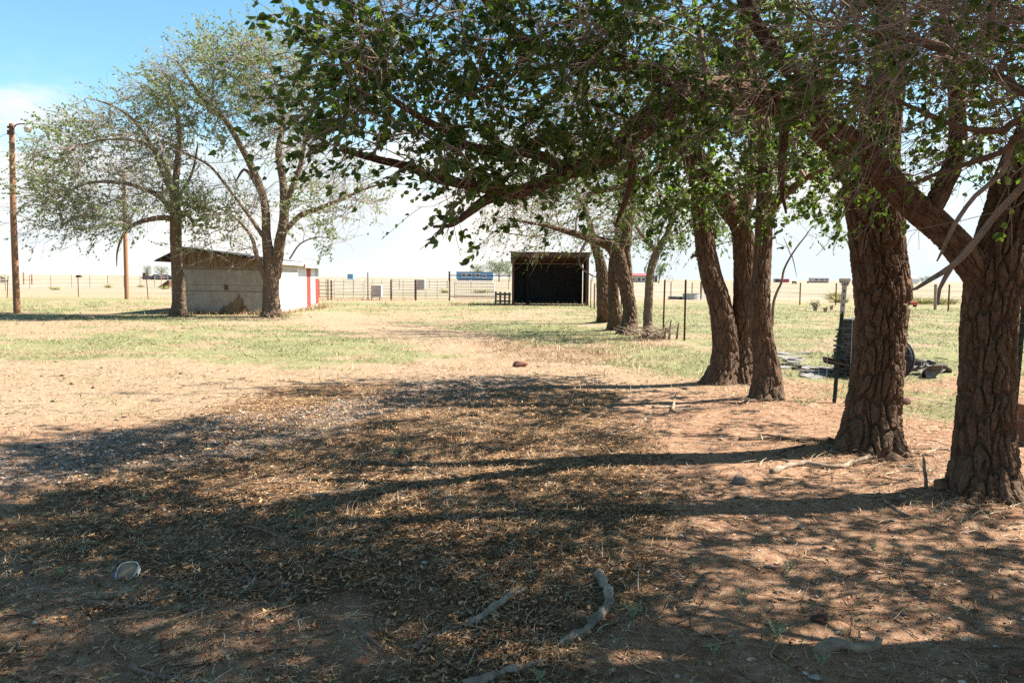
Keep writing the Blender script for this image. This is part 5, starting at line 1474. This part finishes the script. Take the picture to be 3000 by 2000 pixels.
# cattle: dark animals grazing far off
def cow(px, Y, label, rz):
    p = at(px, 828, Y)
    root = empty('cow', (p.x, Y, 0), label, 'cow', 'far grazing cattle', rz)
    V = []
    m = MB()
    m.tube([(-.85, 0, 1.0), (-.75, 0, 1.08), (-.3, 0, 1.0), (.35, 0, .98), (.75, 0, 1.08), (.95, 0, 1.0), (1.2, 0, .72), (1.35, 0, .42), (1.5, 0, .25)], [.1, .28, .36, .36, .3, .22, .15, .15, .08], 12)
    for x in (-.68, .62):
        for y in (-.17, .17):
            m.tube([(x, y, .85), (x + .04, y, .45), (x, y, 0)], [.14, .08, .06], 8)
    m.tube([(-.88, 0, 1.1), (-.98, 0, .8), (-.98, 0, .45)], [.04, .03, .05], 6)
    for s in (-1, 1): m.tube([(1.3, s * .08, .62), (1.26, s * .24, .62)], [.05, .02], 6)
    m.build('body', M_COW, root, smooth=True)
cow(2326, 330, 'dark cow grazing left of the far pinkish trailer house', 0.4)
cow(2478, 245, 'dark cow grazing nearest, just left of the second trunk', 2.2)
cow(2367, 420, 'dark cow close to the horizon by the pinkish trailer house', 1.0)

# ---------------------------------------------------------------- far trees
def far_tree(px, Y, h, wd, label, lean=0.0, n=420, bare=False, group='far trees', name='far_tree'):
    p = at(px, 820, Y)
    root = empty(name, (p.x, Y, 0), label, 'tree', group)
    m = MB()
    m.tube([(0, 0, -.2), (lean * .2, 0, h * .2), (lean * .5, 0, h * .5), (lean, 0, h * .85)], [h * .035, h * .028, h * .02, h * .006], 8)
    tips = []
    for k in range(16):
        a = k * 2.4; z = h * (.18 + .04 * k % .6)
        e = Vector((lean * z / h + math.cos(a) * wd * .42, math.sin(a) * wd * .42, min(h * .95, z + h * .3)))
        m.tube([(lean * z / h * .8, 0, z), Vector((lean * z / h * .8, 0, z)).lerp(e, .5) + Vector((0, 0, .3)), e], [h * .014, h * .009, h * .003], 5, False)
        tips.append(e)
    m.build('trunk', M_BARK_L, root)
    if bare: return root
    c = np.array([[t.x, t.y, t.z] for t in tips] + [[lean, 0, h * .8], [lean * .6, 0, h * .6], [lean * .6, wd * .1, h * .7]])
    ci = rng.integers(0, len(c), n * 5)
    B = c[ci] + rng.normal(0, 1, (n * 5, 3)) * np.array([wd * .12, wd * .12, h * .085])
    B[:, 2] = np.clip(B[:, 2], h * .12, h * 1.05)
    V, F = leaves(B, unit(rng.normal(0, 1, (n * 5, 3))), .42 * h / 8, False, np.array([-.3, 0, 0]))
    link('crown', mesh_np('crown', V, [F], [M_LEAF_F]), root)
    return root
far_tree(432, 310, 5.0, 2.6, 'narrow pale tree at the left end of the far cars', n=120)
far_tree(474, 310, 4.8, 5.0, 'rounded pale tree above the far row of cars', n=200)
far_tree(1390, 385, 3.6, 6.5, 'low bush peeping over the left end of the blue mobile home', n=80)
far_tree(1400 + 0, 395, 7.6, 6.5, 'sparse tree behind the blue mobile home', n=180)
far_tree(1462, 380, 9.0, 10.5, 'large round green tree at the right end of the blue mobile home', n=480)
far_tree(1492, 400, 5.6, 6.0, 'small tree between the round green tree and the black shed', n=160)
far_tree(1735, 420, 4.4, 4.0, 'little bare tree right of the black shed', bare=True)
far_tree(1929, 330, 7.6, 3.2, 'slim feathery tree leaning right beside the thin elm', lean=1.6, n=190)
far_tree(2702, 560, 4.5, 4.5, 'small dark tree right of the white gabled house', n=130)
far_tree(2718, 560, 5.2, 4.0, 'upright small tree farther right of the white gabled house', n=110)
far_tree(2690, 580, 3.4, 5.0, 'low dark bush touching the white gabled house', n=90)

# ---------------------------------------------------------------- scrub and tufts in the pasture
def tuft_mesh(n, h, w):
    a = rng.uniform(0, 6.28, n); rr = rng.random(n) * w * .5
    V, F = ribbons(np.cos(a) * rr, np.sin(a) * rr, np.zeros(n), a + rng.normal(0, .6, n), rng.uniform(.5, 1.1, n) * h, np.full(n, .035), rng.uniform(.4, 1.45, n), rng.normal(0, .5, n))
    return mesh_np('yellow_tuft', V, [F], [M_TUFT])
TM = [tuft_mesh(150, .8, .9), tuft_mesh(120, .7, .7), tuft_mesh(170, .75, 1.2)]
tl = [(2640, 886), (2655, 889), (2672, 887), (2690, 888), (2706, 891), (2722, 887), (2738, 889), (2752, 892), (2768, 888), (2782, 891), (2800, 888), (2440, 876), (2456, 886), (2471, 887), (2445, 868), (2458, 869), (2995, 893), (2980, 896),
      (162, 849), (319, 843), (414, 841), (484, 847), (1304, 858), (1398, 859), (1418, 859), (1440, 858)]
for i, (px, py) in enumerate(tl):
    p = at(px, py)
    o = link('yellow_tuft', TM[i % 3], loc=p, cat='tuft', group='yellow green tufts in the pasture',
             label='yellow-green tuft in the band of tufts beyond the right-hand fence' if px > 2400 else ('yellow-green tuft in the pasture near the far left fence' if px < 600 else 'yellow-green tuft beyond the corral panels and white gate'))
    o.rotation_euler = (0, 0, i * 1.3); s = .8 + .5 * ((i * 7) % 5) / 5; o.scale = (s, s, s * .9)
def stub(px, py, h, label, bushy):
    p = at(px, py)
    root = empty('dead_shrub', p, label, 'shrub', 'dead shrubs')
    m = MB()
    for k in range(9):
        a = k * .7; e = Vector((math.cos(a) * h * .45, math.sin(a) * h * .3, h * (.55 + .05 * k)))
        m.tube([(math.cos(a) * .05, 0, -.02), e * .5 + Vector((0, 0, .05)), e], [.045, .03, .01], 5)
    m.build('stems', M_DEAD if not bushy else M_TWIG, root)
    if bushy:
        V, F = leaves(rng.normal(0, 1, (160, 3)) * np.array([h * .28, h * .2, h * .15]) + np.array([-h * .1, 0, h * .75]), unit(rng.normal(0, 1, (160, 3))), .07, False)
        link('foliage', mesh_np('foliage', V, [F], [M_WEED]), root)
stub(2388, 910, .55, 'half-dead grey shrub in the green pasture right of the sapling', True)
stub(2418, 914, .32, 'small dead stump sprouts right of the half-dead grey shrub', False)
stub(2436, 906, .28, 'tiny dead stump sprouts left of the slate stack', False)

# ---------------------------------------------------------------- slate stack, tyre and scattered slates
def slates():
    c = at(2548, 1092, 13.9); c.z = gz(c.x, c.y)
    root = empty('slate_stack', c, 'rounded stack of grey roofing slates behind the second trunk', 'slate stack')
    groups = {}
    m = MB(); z = 0.02; k = 0
    while z < .92:
        t = z / .92
        rad = .66 - .10 * abs(t - .2) - (.10 * sstep(t, .75, 1)) 
        for q in range(13):
            a = q / 13 * 6.283 + k * .37
            rr = float(rad) * (.72 + .12 * rng.random()) - .1
            m.box((math.cos(a) * rr, math.sin(a) * rr, z + .012), (.30, .34 + .06 * rng.random(), .018 + .009 * rng.random()), M=Matrix.Rotation(a + rng.normal(0, .05), 3, 'Z') @ Matrix.Rotation(rng.normal(0, .03), 3, 'Y'))
        z += .031; k += 1
    m.tube([(0, 0, 0), (0, 0, z - .03)], .36, 12)
    m.build('slates', M_SLATE, root)
    pal = empty('wood_skid', c + Vector((-.25, -.12, 0)), 'dark plank sticking out from under the slate stack on its left', 'plank')
    MB().prism([(-.55, -.1, .20), (.3, -.1, .04), (.3, -.1, .09), (-.5, -.1, .30), (-.58, -.1, .29)], (0, -.5, 0), (0, -.3, 0)).build('plank', M_DKRUST, pal)
    # tyre leaning on the right of the stack
    tc_ = at(2606, 1040, 13.1); tc_.z = .42
    tr = empty('tyre', (tc_.x, tc_.y, .36), 'worn black tyre leaning on the right side of the slate stack', 'tyre')
    tr.rotation_euler = (0, R(12), R(58))
    def torus(R0, r0, r1, n=40, k=14):
        m = MB(); V = []; F = []
        for i in range(n):
            a = 2 * math.pi * i / n
            for j in range(k):
                b = 2 * math.pi * j / k
                rr = R0 + r0 * math.copysign(abs(math.cos(b)) ** .7, math.cos(b))
                V.append((r1 * math.copysign(abs(math.sin(b)) ** .7, math.sin(b)), rr * math.cos(a), rr * math.sin(a)))
        for i in range(n):
            for j in range(k):
                F.append((i * k + j, i * k + (j + 1) % k, ((i + 1) % n) * k + (j + 1) % k, ((i + 1) % n) * k + j))
        return m.quadmesh(V, F)
    torus(.27, .095, .10).build('tyre_wall', M_TYRE, tr, smooth=True)
    for dx in (-.055, -.018, .018, .055):
        MB().tube([(dx, .362 * math.cos(a), .362 * math.sin(a)) for a in np.linspace(0, 2 * math.pi, 41)], .012, 6, False).build('tread_rib', M_TYRE, tr, smooth=True)
    t2 = at(1978, 877)
    o = torus(.27, .10, .11).build('tyre', M_TYRE, loc=t2 + Vector((0, 0, .12)), smooth=True)
    o.rotation_euler = (0, R(90), 0); o.scale = (1.1, 1.6, 1.6)
    tag(o, 'black tyre lying flat in the pasture left of the round trough', 'tyre')
    # loose slates
    sp = []
    for k in range(26): sp.append((rng.uniform(2660, 2765), rng.uniform(1062, 1108), 'loose grey slate in the heap right of the tyre', 'loose slates right of the tyre', 1))
    for k in range(18): sp.append((rng.uniform(2368, 2475), rng.uniform(1076, 1108), 'loose pale slate lying flat left of the slate stack', 'loose slates left of the stack', 0))
    for k in range(18): sp.append((rng.uniform(2275, 2365), rng.uniform(1035, 1082), 'loose pale slate beside the ridged elm trunk', 'loose slates beside the ridged trunk', 0))
    me = {}
    for v in range(5):
        for j, mt in enumerate((M_SLATE2, M_SLATE)):
            b = MB().prism([(-.15 - .03 * rng.random(), -.1, 0), (.13, -.11 - .03 * rng.random(), 0), (.16, .1, 0), (.0, .13 + .04 * rng.random(), 0), (-.14, .1, 0)], (0, 0, 0), (0, 0, .014))
            o = b.build('t', mt); me[(v, j)] = o.data; bpy.data.objects.remove(o)
    for k, (px, py, lab, grp, tall) in enumerate(sp):
        p = at(px, py); p.z = gz(p.x, p.y) + .012 + (.10 * rng.random() * tall)
        o = link('loose_slate', me[(k % 5, 1 if (tall and k % 3 == 0) else 0)], loc=p, label=lab, cat='slate', group=grp)
        o.rotation_euler = (rng.normal(0, .08 + .16 * tall), rng.normal(0, .08 + .2 * tall), rng.uniform(0, 6.28)); s = rng.uniform(.6, 1.35); o.scale = (s, s, 1)
slates()
def trough():
    p = at(2025, 878)
    root = empty('water_trough', p, 'round galvanised water trough in the pasture left of the forked elm', 'trough')
    m = MB(); n = 28; V = []; F = []
    prof = [(r_ * .62, z) for r_, z in [(1.1, 0), (1.12, .04), (1.1, .08), (1.1, .26), (1.12, .28), (1.1, .3), (1.1, .46), (1.13, .5), (1.06, .5), (1.06, .06)]]
    for i in range(n):
        a = 2 * math.pi * i / n
        V += [(r_ * math.cos(a), r_ * math.sin(a), z) for r_, z in prof]
    k = len(prof)
    for i in range(n):
        for j in range(k - 1):
            F.append((i * k + j, ((i + 1) % n) * k + j, ((i + 1) % n) * k + j + 1, i * k + j + 1))
    m.quadmesh(V, F).build('tank', M_GALV, root, smooth=False)
    MB().tube([(0, 0, .38), (0, 0, .40)], .64, 28).build('water', M_GLASS, root)
trough()
p = at(2662, 899)
rt = empty('red_beam', p, 'long red metal beam lying in the pasture between the two nearest trunks', 'beam')
MB().box((0, 0, .22), (1.0, .25, .2)).build('beam', M_RED, rt, bevel=.02)
for s in (-.38, .38): MB().box((s, 0, .06), (.1, .3, .12)).build('foot', M_DKRUST, rt)
p = at(6, 829)
tag(MB().prism([(-.9, 0, -.05), (.9, 0, -.05), (1.05, 0, .5), (.45, 0, 1.1), (.1, 0, 1.35), (-.9, 0, 1.4)], (0, 0, 0), (0, .25, 0)).build('tan_sheet', M_TANW, loc=p, bevel=.05), 'tan rusted sheet cut off by the left edge of the picture', 'sheet')
p = at(479, 842)
tag(MB().prism([(-.8, 0, 0), (.75, 0, 0), (.75, 0, .95), (.55, 0, .95)], (0, 0, 0), (0, .9, 0)).build('rusty_wedge', M_RUST, loc=p), 'rusty brown wedge lying by the far fence left of the shed', 'wedge')
p = at(2990, 1260)
tag(MB().box((.55, .2, .2), (1.1, .5, .4)).build('block', M_REDROCK, loc=(5.05, 7.9, 0), bevel=.02), 'brown block behind the nearest trunk at the right edge', 'block')

# ---------------------------------------------------------------- fallen branches
def ground_stick(rows, thick, label, mat=M_DEAD, forks=(), lift=None, name='fallen_branch', group=None, cat='branch', taper=.75, k=K):
    P = [at(x * k, y * k) for x, y in rows]
    r0 = thick * k * .5 / FPX * math.hypot(P[0].y, 1.6)
    c = P[0].copy(); c.z = gz(c.x, c.y)
    root = empty(name, c, label, cat, group)
    def tube_of(P, r0, r1, lf, nm, seed):
        n = max(6, int(sum((b - a).length for a, b in zip(P[:-1], P[1:])) / (.035)))
        rows_ = np.array([[p.x, p.y, 0, r0 + (r1 - r0) * i / (len(P) - 1)] for i, p in enumerate(P)])
        S = catmull(rows_, max(.02, r0 * 1.2))
        zz = gheight(S[:, 0], S[:, 1])
        S[:, 2] = zz + S[:, 3] * (.1 if name == 'surface_root' else .5) + lf * np.linspace(0, 1, len(S)) ** 1.3
        S[:, 3] *= 1 + 0.5 * (vn(np.arange(len(S)) * .35, np.zeros(len(S)) + seed, seed) - .4)
        S[:, :2] += np.stack([vn(np.arange(len(S)) * .5, np.zeros(len(S)), seed + q) - .5 for q in (1, 2)], -1) * r0 * .9
        V, F, T = sweep_bark(S, 10, 14, 0, seed)
        V = np.vstack([V, S[:1, :3]]); T = np.vstack([T, np.stack([(np.arange(14) + 1) % 14, np.arange(14), np.full(14, len(V) - 1)], -1)])
        d = V[:, 2] - 0
        w = fbm(V[:, 0] * 60 + seed, V[:, 1] * 60 + V[:, 2] * 50, seed, 3) - .5
        cen = np.repeat(S[:, :3], 14, 0)
        nv = unit(V[:-2] - cen); V[:-2] += nv * (w[:-2, None] * r0 * .9)
        link(nm, mesh_np(nm, V - np.array(c), [F, T], [mat], smooth=False), root)
    sd = int(abs(rows[0][0] * 7 + rows[0][1])) % 1000
    tube_of(P, r0, r0 * taper, lift or 0, 'stem', sd)
    for j, (fr, ft, fl) in enumerate(forks):
        tube_of([at(x * k, y * k) for x, y in fr], ft * k * .5 / FPX * math.hypot(P[0].y, 1.6), r0 * .2, fl, 'fork', sd + 13 * j + 5)
    return root
M_GREYWOOD = simple('grey_dead_wood', (0.10, 0.075, 0.055), (0.36, 0.285, 0.22), 12.0, bump=0.7)
M_REDWOOD = simple('reddish_bare_wood', (0.10, 0.06, 0.045), (0.24, 0.155, 0.115), 10.0, bump=0.5)
G = 'fallen branches'
ground_stick([(1075, 1440), (1118, 1412), (1162, 1382), (1210, 1360)], 19, 'thick straight grey branch left of the bent one, lower middle', M_GREYWOOD, group=G)
ground_stick([(1375, 1322), (1390, 1352), (1398, 1385), (1388, 1412), (1350, 1440), (1285, 1476)], 19, 'bent grey branch with a fork, right of the lower middle', M_GREYWOOD, [([(1388, 1405), (1362, 1432), (1300, 1464)], 15, 0)], group=G)
ground_stick([(950, 1490), (985, 1466), (1035, 1436)], 15, 'short tan branch left of the thick straight grey one', M_REDWOOD, group=G)
ground_stick([(1070, 1572), (1150, 1548), (1200, 1535), (1252, 1513)], 22, 'pale grey branch cut off by the bottom edge, in the middle', M_GREYWOOD, group=G)
ground_stick([(1878, 1508), (1900, 1496), (1935, 1490), (1968, 1499), (1990, 1496), (2016, 1476)], 28, 'curved piece of bark-covered branch at the lower right', M_DEAD, group=G, taper=.8)
ground_stick([(302, 1530), (312, 1546), (340, 1556), (430, 1570)], 13, 'reddish root-like branch at the lower left edge', M_REDWOOD, group=G)
ground_stick([(325, 1452), (372, 1434), (425, 1418), (475, 1402)], 9, 'thin pale stick sloping up, left foreground', M_DEAD, [([(440, 1412), (470, 1415)], 6, 0)], group=G)
ground_stick([(203, 1391), (250, 1397), (300, 1399), (342, 1396)], 12, 'straight brown stick below the crushed can', M_REDWOOD, group=G)
ground_stick([(715, 1346), (640, 1346), (590, 1337), (500, 1330), (455, 1342), (395, 1348), (340, 1330), (290, 1312)], 9, 'long sinuous branch lying right of the crushed can', M_REDWOOD, [([(590, 1337), (540, 1318), (520, 1302)], 5, .05), ([(455, 1342), (420, 1352), (385, 1350)], 6, 0)], group=G, taper=.4)
ground_stick([(528, 1288), (526, 1262), (532, 1240), (560, 1224), (600, 1230), (640, 1248), (660, 1275)], 7, 'curly reddish branch looping in the left foreground', M_REDWOOD, [([(528, 1288), (560, 1300), (590, 1322), (625, 1302), (650, 1320)], 7, .03), ([(532, 1255), (560, 1250), (600, 1246)], 4, .06)], group=G, taper=.4, lift=.05)
ground_stick([(695, 1140), (740, 1137), (790, 1128), (845, 1118)], 8, 'forked pale stick on the dirt edge, left of centre', M_DEAD, [([(755, 1138), (778, 1128), (800, 1132)], 5, 0), ([(820, 1122), (842, 1105)], 4, .03)], group=G)
ground_stick([(1083, 1334), (1110, 1330), (1150, 1322)], 8, 'short pale stick above the thick straight grey branch', M_DEAD, group=G)
ground_stick([(1775, 1088), (1815, 1076), (1860, 1073), (1925, 1082), (1950, 1075), (1998, 1062)], 14, 'long tan branch on the ground in front of the second trunk', M_DEAD, [([(1830, 1075), (1800, 1060), (1760, 1062)], 6, 0)], group=G)
ground_stick([(1500, 936), (1530, 936), (1585, 934)], 8, 'tan stick left of the ridged trunk, crossing a pale one', M_DEAD, [([(1545, 945), (1548, 935), (1552, 922)], 8, .12)], group=G)
ground_stick([(1550, 948), (1575, 943), (1622, 944)], 7, 'pale stick under the crossing sticks left of the ridged trunk', M_DEAD, group=G)
ground_stick([(825, 1452), (850, 1470), (870, 1485), (882, 1500)], 9, 'dark short twisted stick left of the lower middle', M_REDWOOD, [([(835, 1455), (800, 1440), (790, 1450)], 4, .02)], group=G)
ground_stick([(1190, 1480), (1230, 1467), (1255, 1455)], 10, 'short grey stick just left of the bent branch foot', M_GREYWOOD, group=G)
ground_stick([(905, 1075), (940, 1078), (975, 1080), (1003, 1088)], 6, 'thin curved stick in the middle dry grass', M_DEAD, [([(940, 1078), (965, 1070), (985, 1074)], 6, .04)], group=G)
ground_stick([(400, 1000), (440, 990), (492, 984)], 4, 'bleached thin stick on the sunlit dirt, far left', M_DEAD, group=G)
ground_stick([(560, 1036), (575, 1025), (590, 1040)], 4, 'small bleached curl of wood on the old gravel drive', M_DEAD, group=G)
ground_stick([(130, 736), (165, 728), (215, 737)], 4, 'bleached bent stick in the grass below the lamp pole', M_DEAD, group=G, lift=.1)
ground_stick([(1510, 940), (1450, 985), (1400, 1000)], 4, 'long thin twig trailing left from the crossing sticks', M_DEAD, group=G)
ground_stick([(2030, 1160), (2070, 1185), (2120, 1200)], 6, 'dark thin stick below the upright stub by the nearest trunk', M_GREYWOOD, group=G)
ground_stick([(1730, 930), (1700, 935), (1640, 930)], 10, 'grey surface root creeping left from the ridged trunk', M_BARK, name='surface_root', cat='root', taper=.5)
ground_stick([(1935, 1030), (1890, 1028), (1830, 1020), (1770, 1012), (1700, 1012)], 22, 'thick grey root running left from the second trunk', M_BARK, [([(1870, 1026), (1830, 1036), (1790, 1046)], 10, 0), ([(1830, 1020), (1780, 1005), (1740, 1000)], 10, 0)], name='surface_root', cat='root', taper=.4)
ground_stick([(2095, 1050), (2130, 1055), (2160, 1052)], 10, 'short root between the two nearest trunks', M_BARK, name='surface_root', cat='root', taper=.5)
# upright snags by the trunks
def snag(px, py, h, r, label, lean, fork=False):
    p = at(px * K, py * K); p.z = gz(p.x, p.y) - .02
    root = empty('upright_stub', p, label, 'stub')
    m = MB().tube([(0, 0, -.03), (lean * .2, 0, h * .3), (lean * .1 - .01, .01, h * .55), (lean * .8, 0, h * .85), (lean, 0, h)], [r * 1.2, r, r * 1.1, r * .8, r * .3], 10)
    m.build('stem', M_GREYWOOD if not fork else M_BARK, root, smooth=True)
    if fork:
        MB().tube([(lean * .1, 0, h * .5), (lean * .1 + .07, 0, h * .8), (lean * .1 + .06, 0, h * 1.05)], [r * .8, r * .7, r * .3], 8).build('fork', M_BARK, root, smooth=True)
snag(2127, 1133, .27, .013, 'dark upright stub standing between the two nearest trunks', -.035)
snag(2024, 1072, .20, .022, 'short forked stub at the foot of the second trunk', -.05, True)

# ---------------------------------------------------------------- rocks
def rock(px, py, w, label, mat, flat=.6, seed=1, k=K):
    p = at(px * k, py * k); r = w * k * .5 / FPX * math.hypot(p.y, 1.6); p.z = gz(p.x, p.y)
    n, m_ = 16, 10
    th, ph = np.meshgrid(np.linspace(0, 2 * np.pi, n, endpoint=False), np.linspace(0, np.pi, m_))
    d = np.stack([np.cos(th) * np.sin(ph), np.sin(th) * np.sin(ph), np.cos(ph)], -1).reshape(-1, 3)
    q = 1 + 0.75 * (fbm(d[:, 0] * 1.6 + seed * 7 + d[:, 2], d[:, 1] * 1.6 + d[:, 2] * 1.2, seed, 3) - .5)
    for c in rng.normal(0, 1, (12, 3)):
        c = c / np.linalg.norm(c); q = np.minimum(q, .68 / np.maximum(d @ c, .05))
    V = d * q[:, None] * r * np.array([1, .8, flat]); V[:, 2] += r * flat * .45
    i = np.arange(m_ - 1)[:, None] * n + np.arange(n)[None]; j = np.arange(m_ - 1)[:, None] * n + (np.arange(n)[None] + 1) % n
    F = np.stack([i, i + n, j + n, j], -1).reshape(-1, 4)
    o = link('rock', mesh_np('rock', V, [F], [mat]), loc=p)
    tag(o, label, 'rock', 'rocks on the dirt')
rock(1695, 1108, 40, 'dark grey pitted rock in the dirt left of the tan branch', M_ROCK, .6, 1)
rock(2165, 1140, 58, 'reddish-brown block against the foot of the nearest trunk', M_REDROCK, .75, 2)
rock(1974, 1048, 30, 'white chunk of rock at the foot of the second trunk', M_OLDWHITE, .8, 3)
rock(1998, 1052, 26, 'smaller pale chunk right of the white chunk of rock', M_PALEROCK, .5, 4)
rock(2072, 1153, 18, 'round pale pebble left of the reddish-brown block', M_PALEROCK, .7, 5)
rock(2330, 1542, 34, 'round pinkish stone in the bottom right corner', M_REDROCK, .7, 6)
rock(1555, 1552, 16, 'round tan pebble near the bottom edge, right of middle', M_PALEROCK, .7, 7)
rock(1875, 1557, 32, 'flat pale stone at the bottom edge below the curved bark piece', M_PALEROCK, .3, 8)
rock(1840, 1215, 22, 'tan rounded pebble in the middle of the right-hand dirt', M_PALEROCK, .6, 9)
rock(1880, 1425, 40, 'dark clod of earth and bark above the curved bark piece', M_DKRUST, .55, 10)
rock(1195, 843, 40, 'reddish-brown clod in the shade edge, left of the forked elm', M_REDROCK, .5, 11)
rock(2076, 930, 34, 'dark burnt lump beside the second trunk', M_DKRUST, .7, 12)
rock(2265, 1165, 60, 'pale fibrous clod against the front of the nearest trunk', M_DEAD, .45, 13)
rock(595, 1478, 30, 'reddish clod in the left foreground dirt', M_REDROCK, .4, 14)

# ---------------------------------------------------------------- crushed can
def can():
    p = at(300 * K, 1322 * K); p.z = gz(p.x, p.y)
    root = empty('crushed_tub', p, 'crushed white and blue food tub lying in the litter, left foreground', 'tub')
    root.rotation_euler = (R(48), R(-22), R(20))
    def ringm(prof, n=26, a0=0, a1=2 * math.pi):
        V = []; F = []
        for i in range(n + 1):
            a = a0 + (a1 - a0) * i / n
            sq = 1 + .10 * math.sin(2 * a + .6)
            V += [(r_ * sq * math.cos(a), r_ * .8 * math.sin(a) / sq, z) for r_, z in prof]
        k = len(prof)
        for i in range(n):
            for j in range(k - 1): F.append((i * k + j, (i + 1) * k + j, (i + 1) * k + j + 1, i * k + j + 1))
        return MB().quadmesh(V, F)
    M_TUB = simple('tub_white', (0.55, 0.53, 0.48), (0.72, 0.71, 0.68), 20, bump=0, rough=.5)
    M_TUBB = simple('tub_blue', (0.03, 0.08, 0.42), (0.10, 0.20, 0.60), 14, bump=0, rough=.5)
    ringm([(.048, 0), (.052, .003), (.058, .05), (.060, .052), (.060, .056), (.056, .056), (.050, .005), (.001, .004)]).build('tub', M_TUB, root, smooth=False)
    ringm([(.0545, .012), (.0612, .050), (.0618, .0575), (.058, .0580), (.0575, .0565)], 12, 2.5, 4.3).build('label_band', M_TUBB, root)
    MB().tube([(0, 0, .02), (0, 0, .047)], [.047, .053], 20).build('dirt', M_DEAD, root)
can()

# ---------------------------------------------------------------- small weeds
def weed(px, py, h, label, mat=M_WEED, n=60, spread=.5):
    p = at(px * K, py * K); p.z = gz(p.x, p.y)
    hh = h * K / FPX * math.hypot(p.y, 1.6)
    root = empty('weed', p, label, 'weed', 'small green weeds')
    m = MB(); B = []; D = []
    for k in range(7):
        a = k * 2.4; e = Vector((math.cos(a) * hh * spread, math.sin(a) * hh * spread, hh * (.65 + .35 * (k % 3) / 2)))
        pts = [Vector((0, 0, 0)), e * .45 + Vector((0, 0, hh * .08)), e]
        m.tube(pts, [.0022, .0018, .001], 4, False)
        for q in range(n // 7):
            t = .2 + .8 * q / (n // 7)
            pt = pts[0].lerp(pts[1], t * 2) if t < .5 else pts[1].lerp(pts[2], t * 2 - 1)
            B.append(pt); d = Vector((math.cos(a + (q % 2 - .5) * 2.6), math.sin(a + (q % 2 - .5) * 2.6), .5)); D.append(d)
    m.build('stems', M_WEED, root)
    V, F = leaves(np.array(B), unit(np.array(D)), hh * .16, False, np.array([0, 0, .2]))
    link('foliage', mesh_np('foliage', V, [F], [mat]), root)
weed(1453, 1420, 44, 'grey-green weed right of the bent grey branch')
weed(1785, 1460, 46, 'grey-green weed between the bent branch and the curved bark piece')
weed(1706, 1378, 34, 'small grey-green weed above the other two, right foreground')
weed(1886, 1528, 34, 'grey-green weed in front of the curved bark piece')
weed(1812, 1312, 32, 'faint weed in a sunlit patch on the right-hand dirt', n=35)
weed(2005, 1265, 30, 'thin upright weed on the right-hand dirt', n=30, spread=.2)
weed(1640, 1500, 30, 'small drooping weed between two sticks, lower right', n=35)
weed(1240, 1556, 30, 'weed beside the branch cut off by the bottom edge')
weed(140, 1330, 30, 'bright green grass sprout at the left edge', M_WEEDG, 30, .3)
weed(1848, 940, 22, 'bright green leafy weed beside the ridged trunk', M_WEEDG, 110, 1.6)
weed(680, 1195, 22, 'green sprig in the litter left of centre', M_WEEDG, 40, .8)
weed(905, 1045, 18, 'bright green sprig in the dry grass at mid left', M_WEEDG, 30, .9)

# dead brush at the foot of the thin elm
def brush():
    p = TPOS['E']
    root = empty('brush_pile', (p.x + .1, p.y - .25, gz(p.x, p.y)), 'tangle of pale dead sticks at the foot of the thin elm', 'brush')
    m = MB()
    for k in range(34):
        a = rng.uniform(-3.14, 3.14); L = rng.uniform(.4, 1.0); z = rng.uniform(0, .25)
        s = Vector((rng.normal(0, .3), rng.normal(0, .12), z))
        e = s + Vector((math.cos(a) * L, math.sin(a) * L * .4, rng.uniform(-.05, .35))); e.z = max(.02, e.z)
        m.tube([s, s.lerp(e, .5) + Vector((0, 0, rng.uniform(0, .1))), e], [.014, .011, .005], 5, False)
    for x, h in ((.35, .5), (.55, .42), (.22, .3)):
        m.tube([(x, 0, 0), (x + .04, 0, h)], [.035, .02], 6)
    m.build('sticks', M_DEAD, root)
brush()
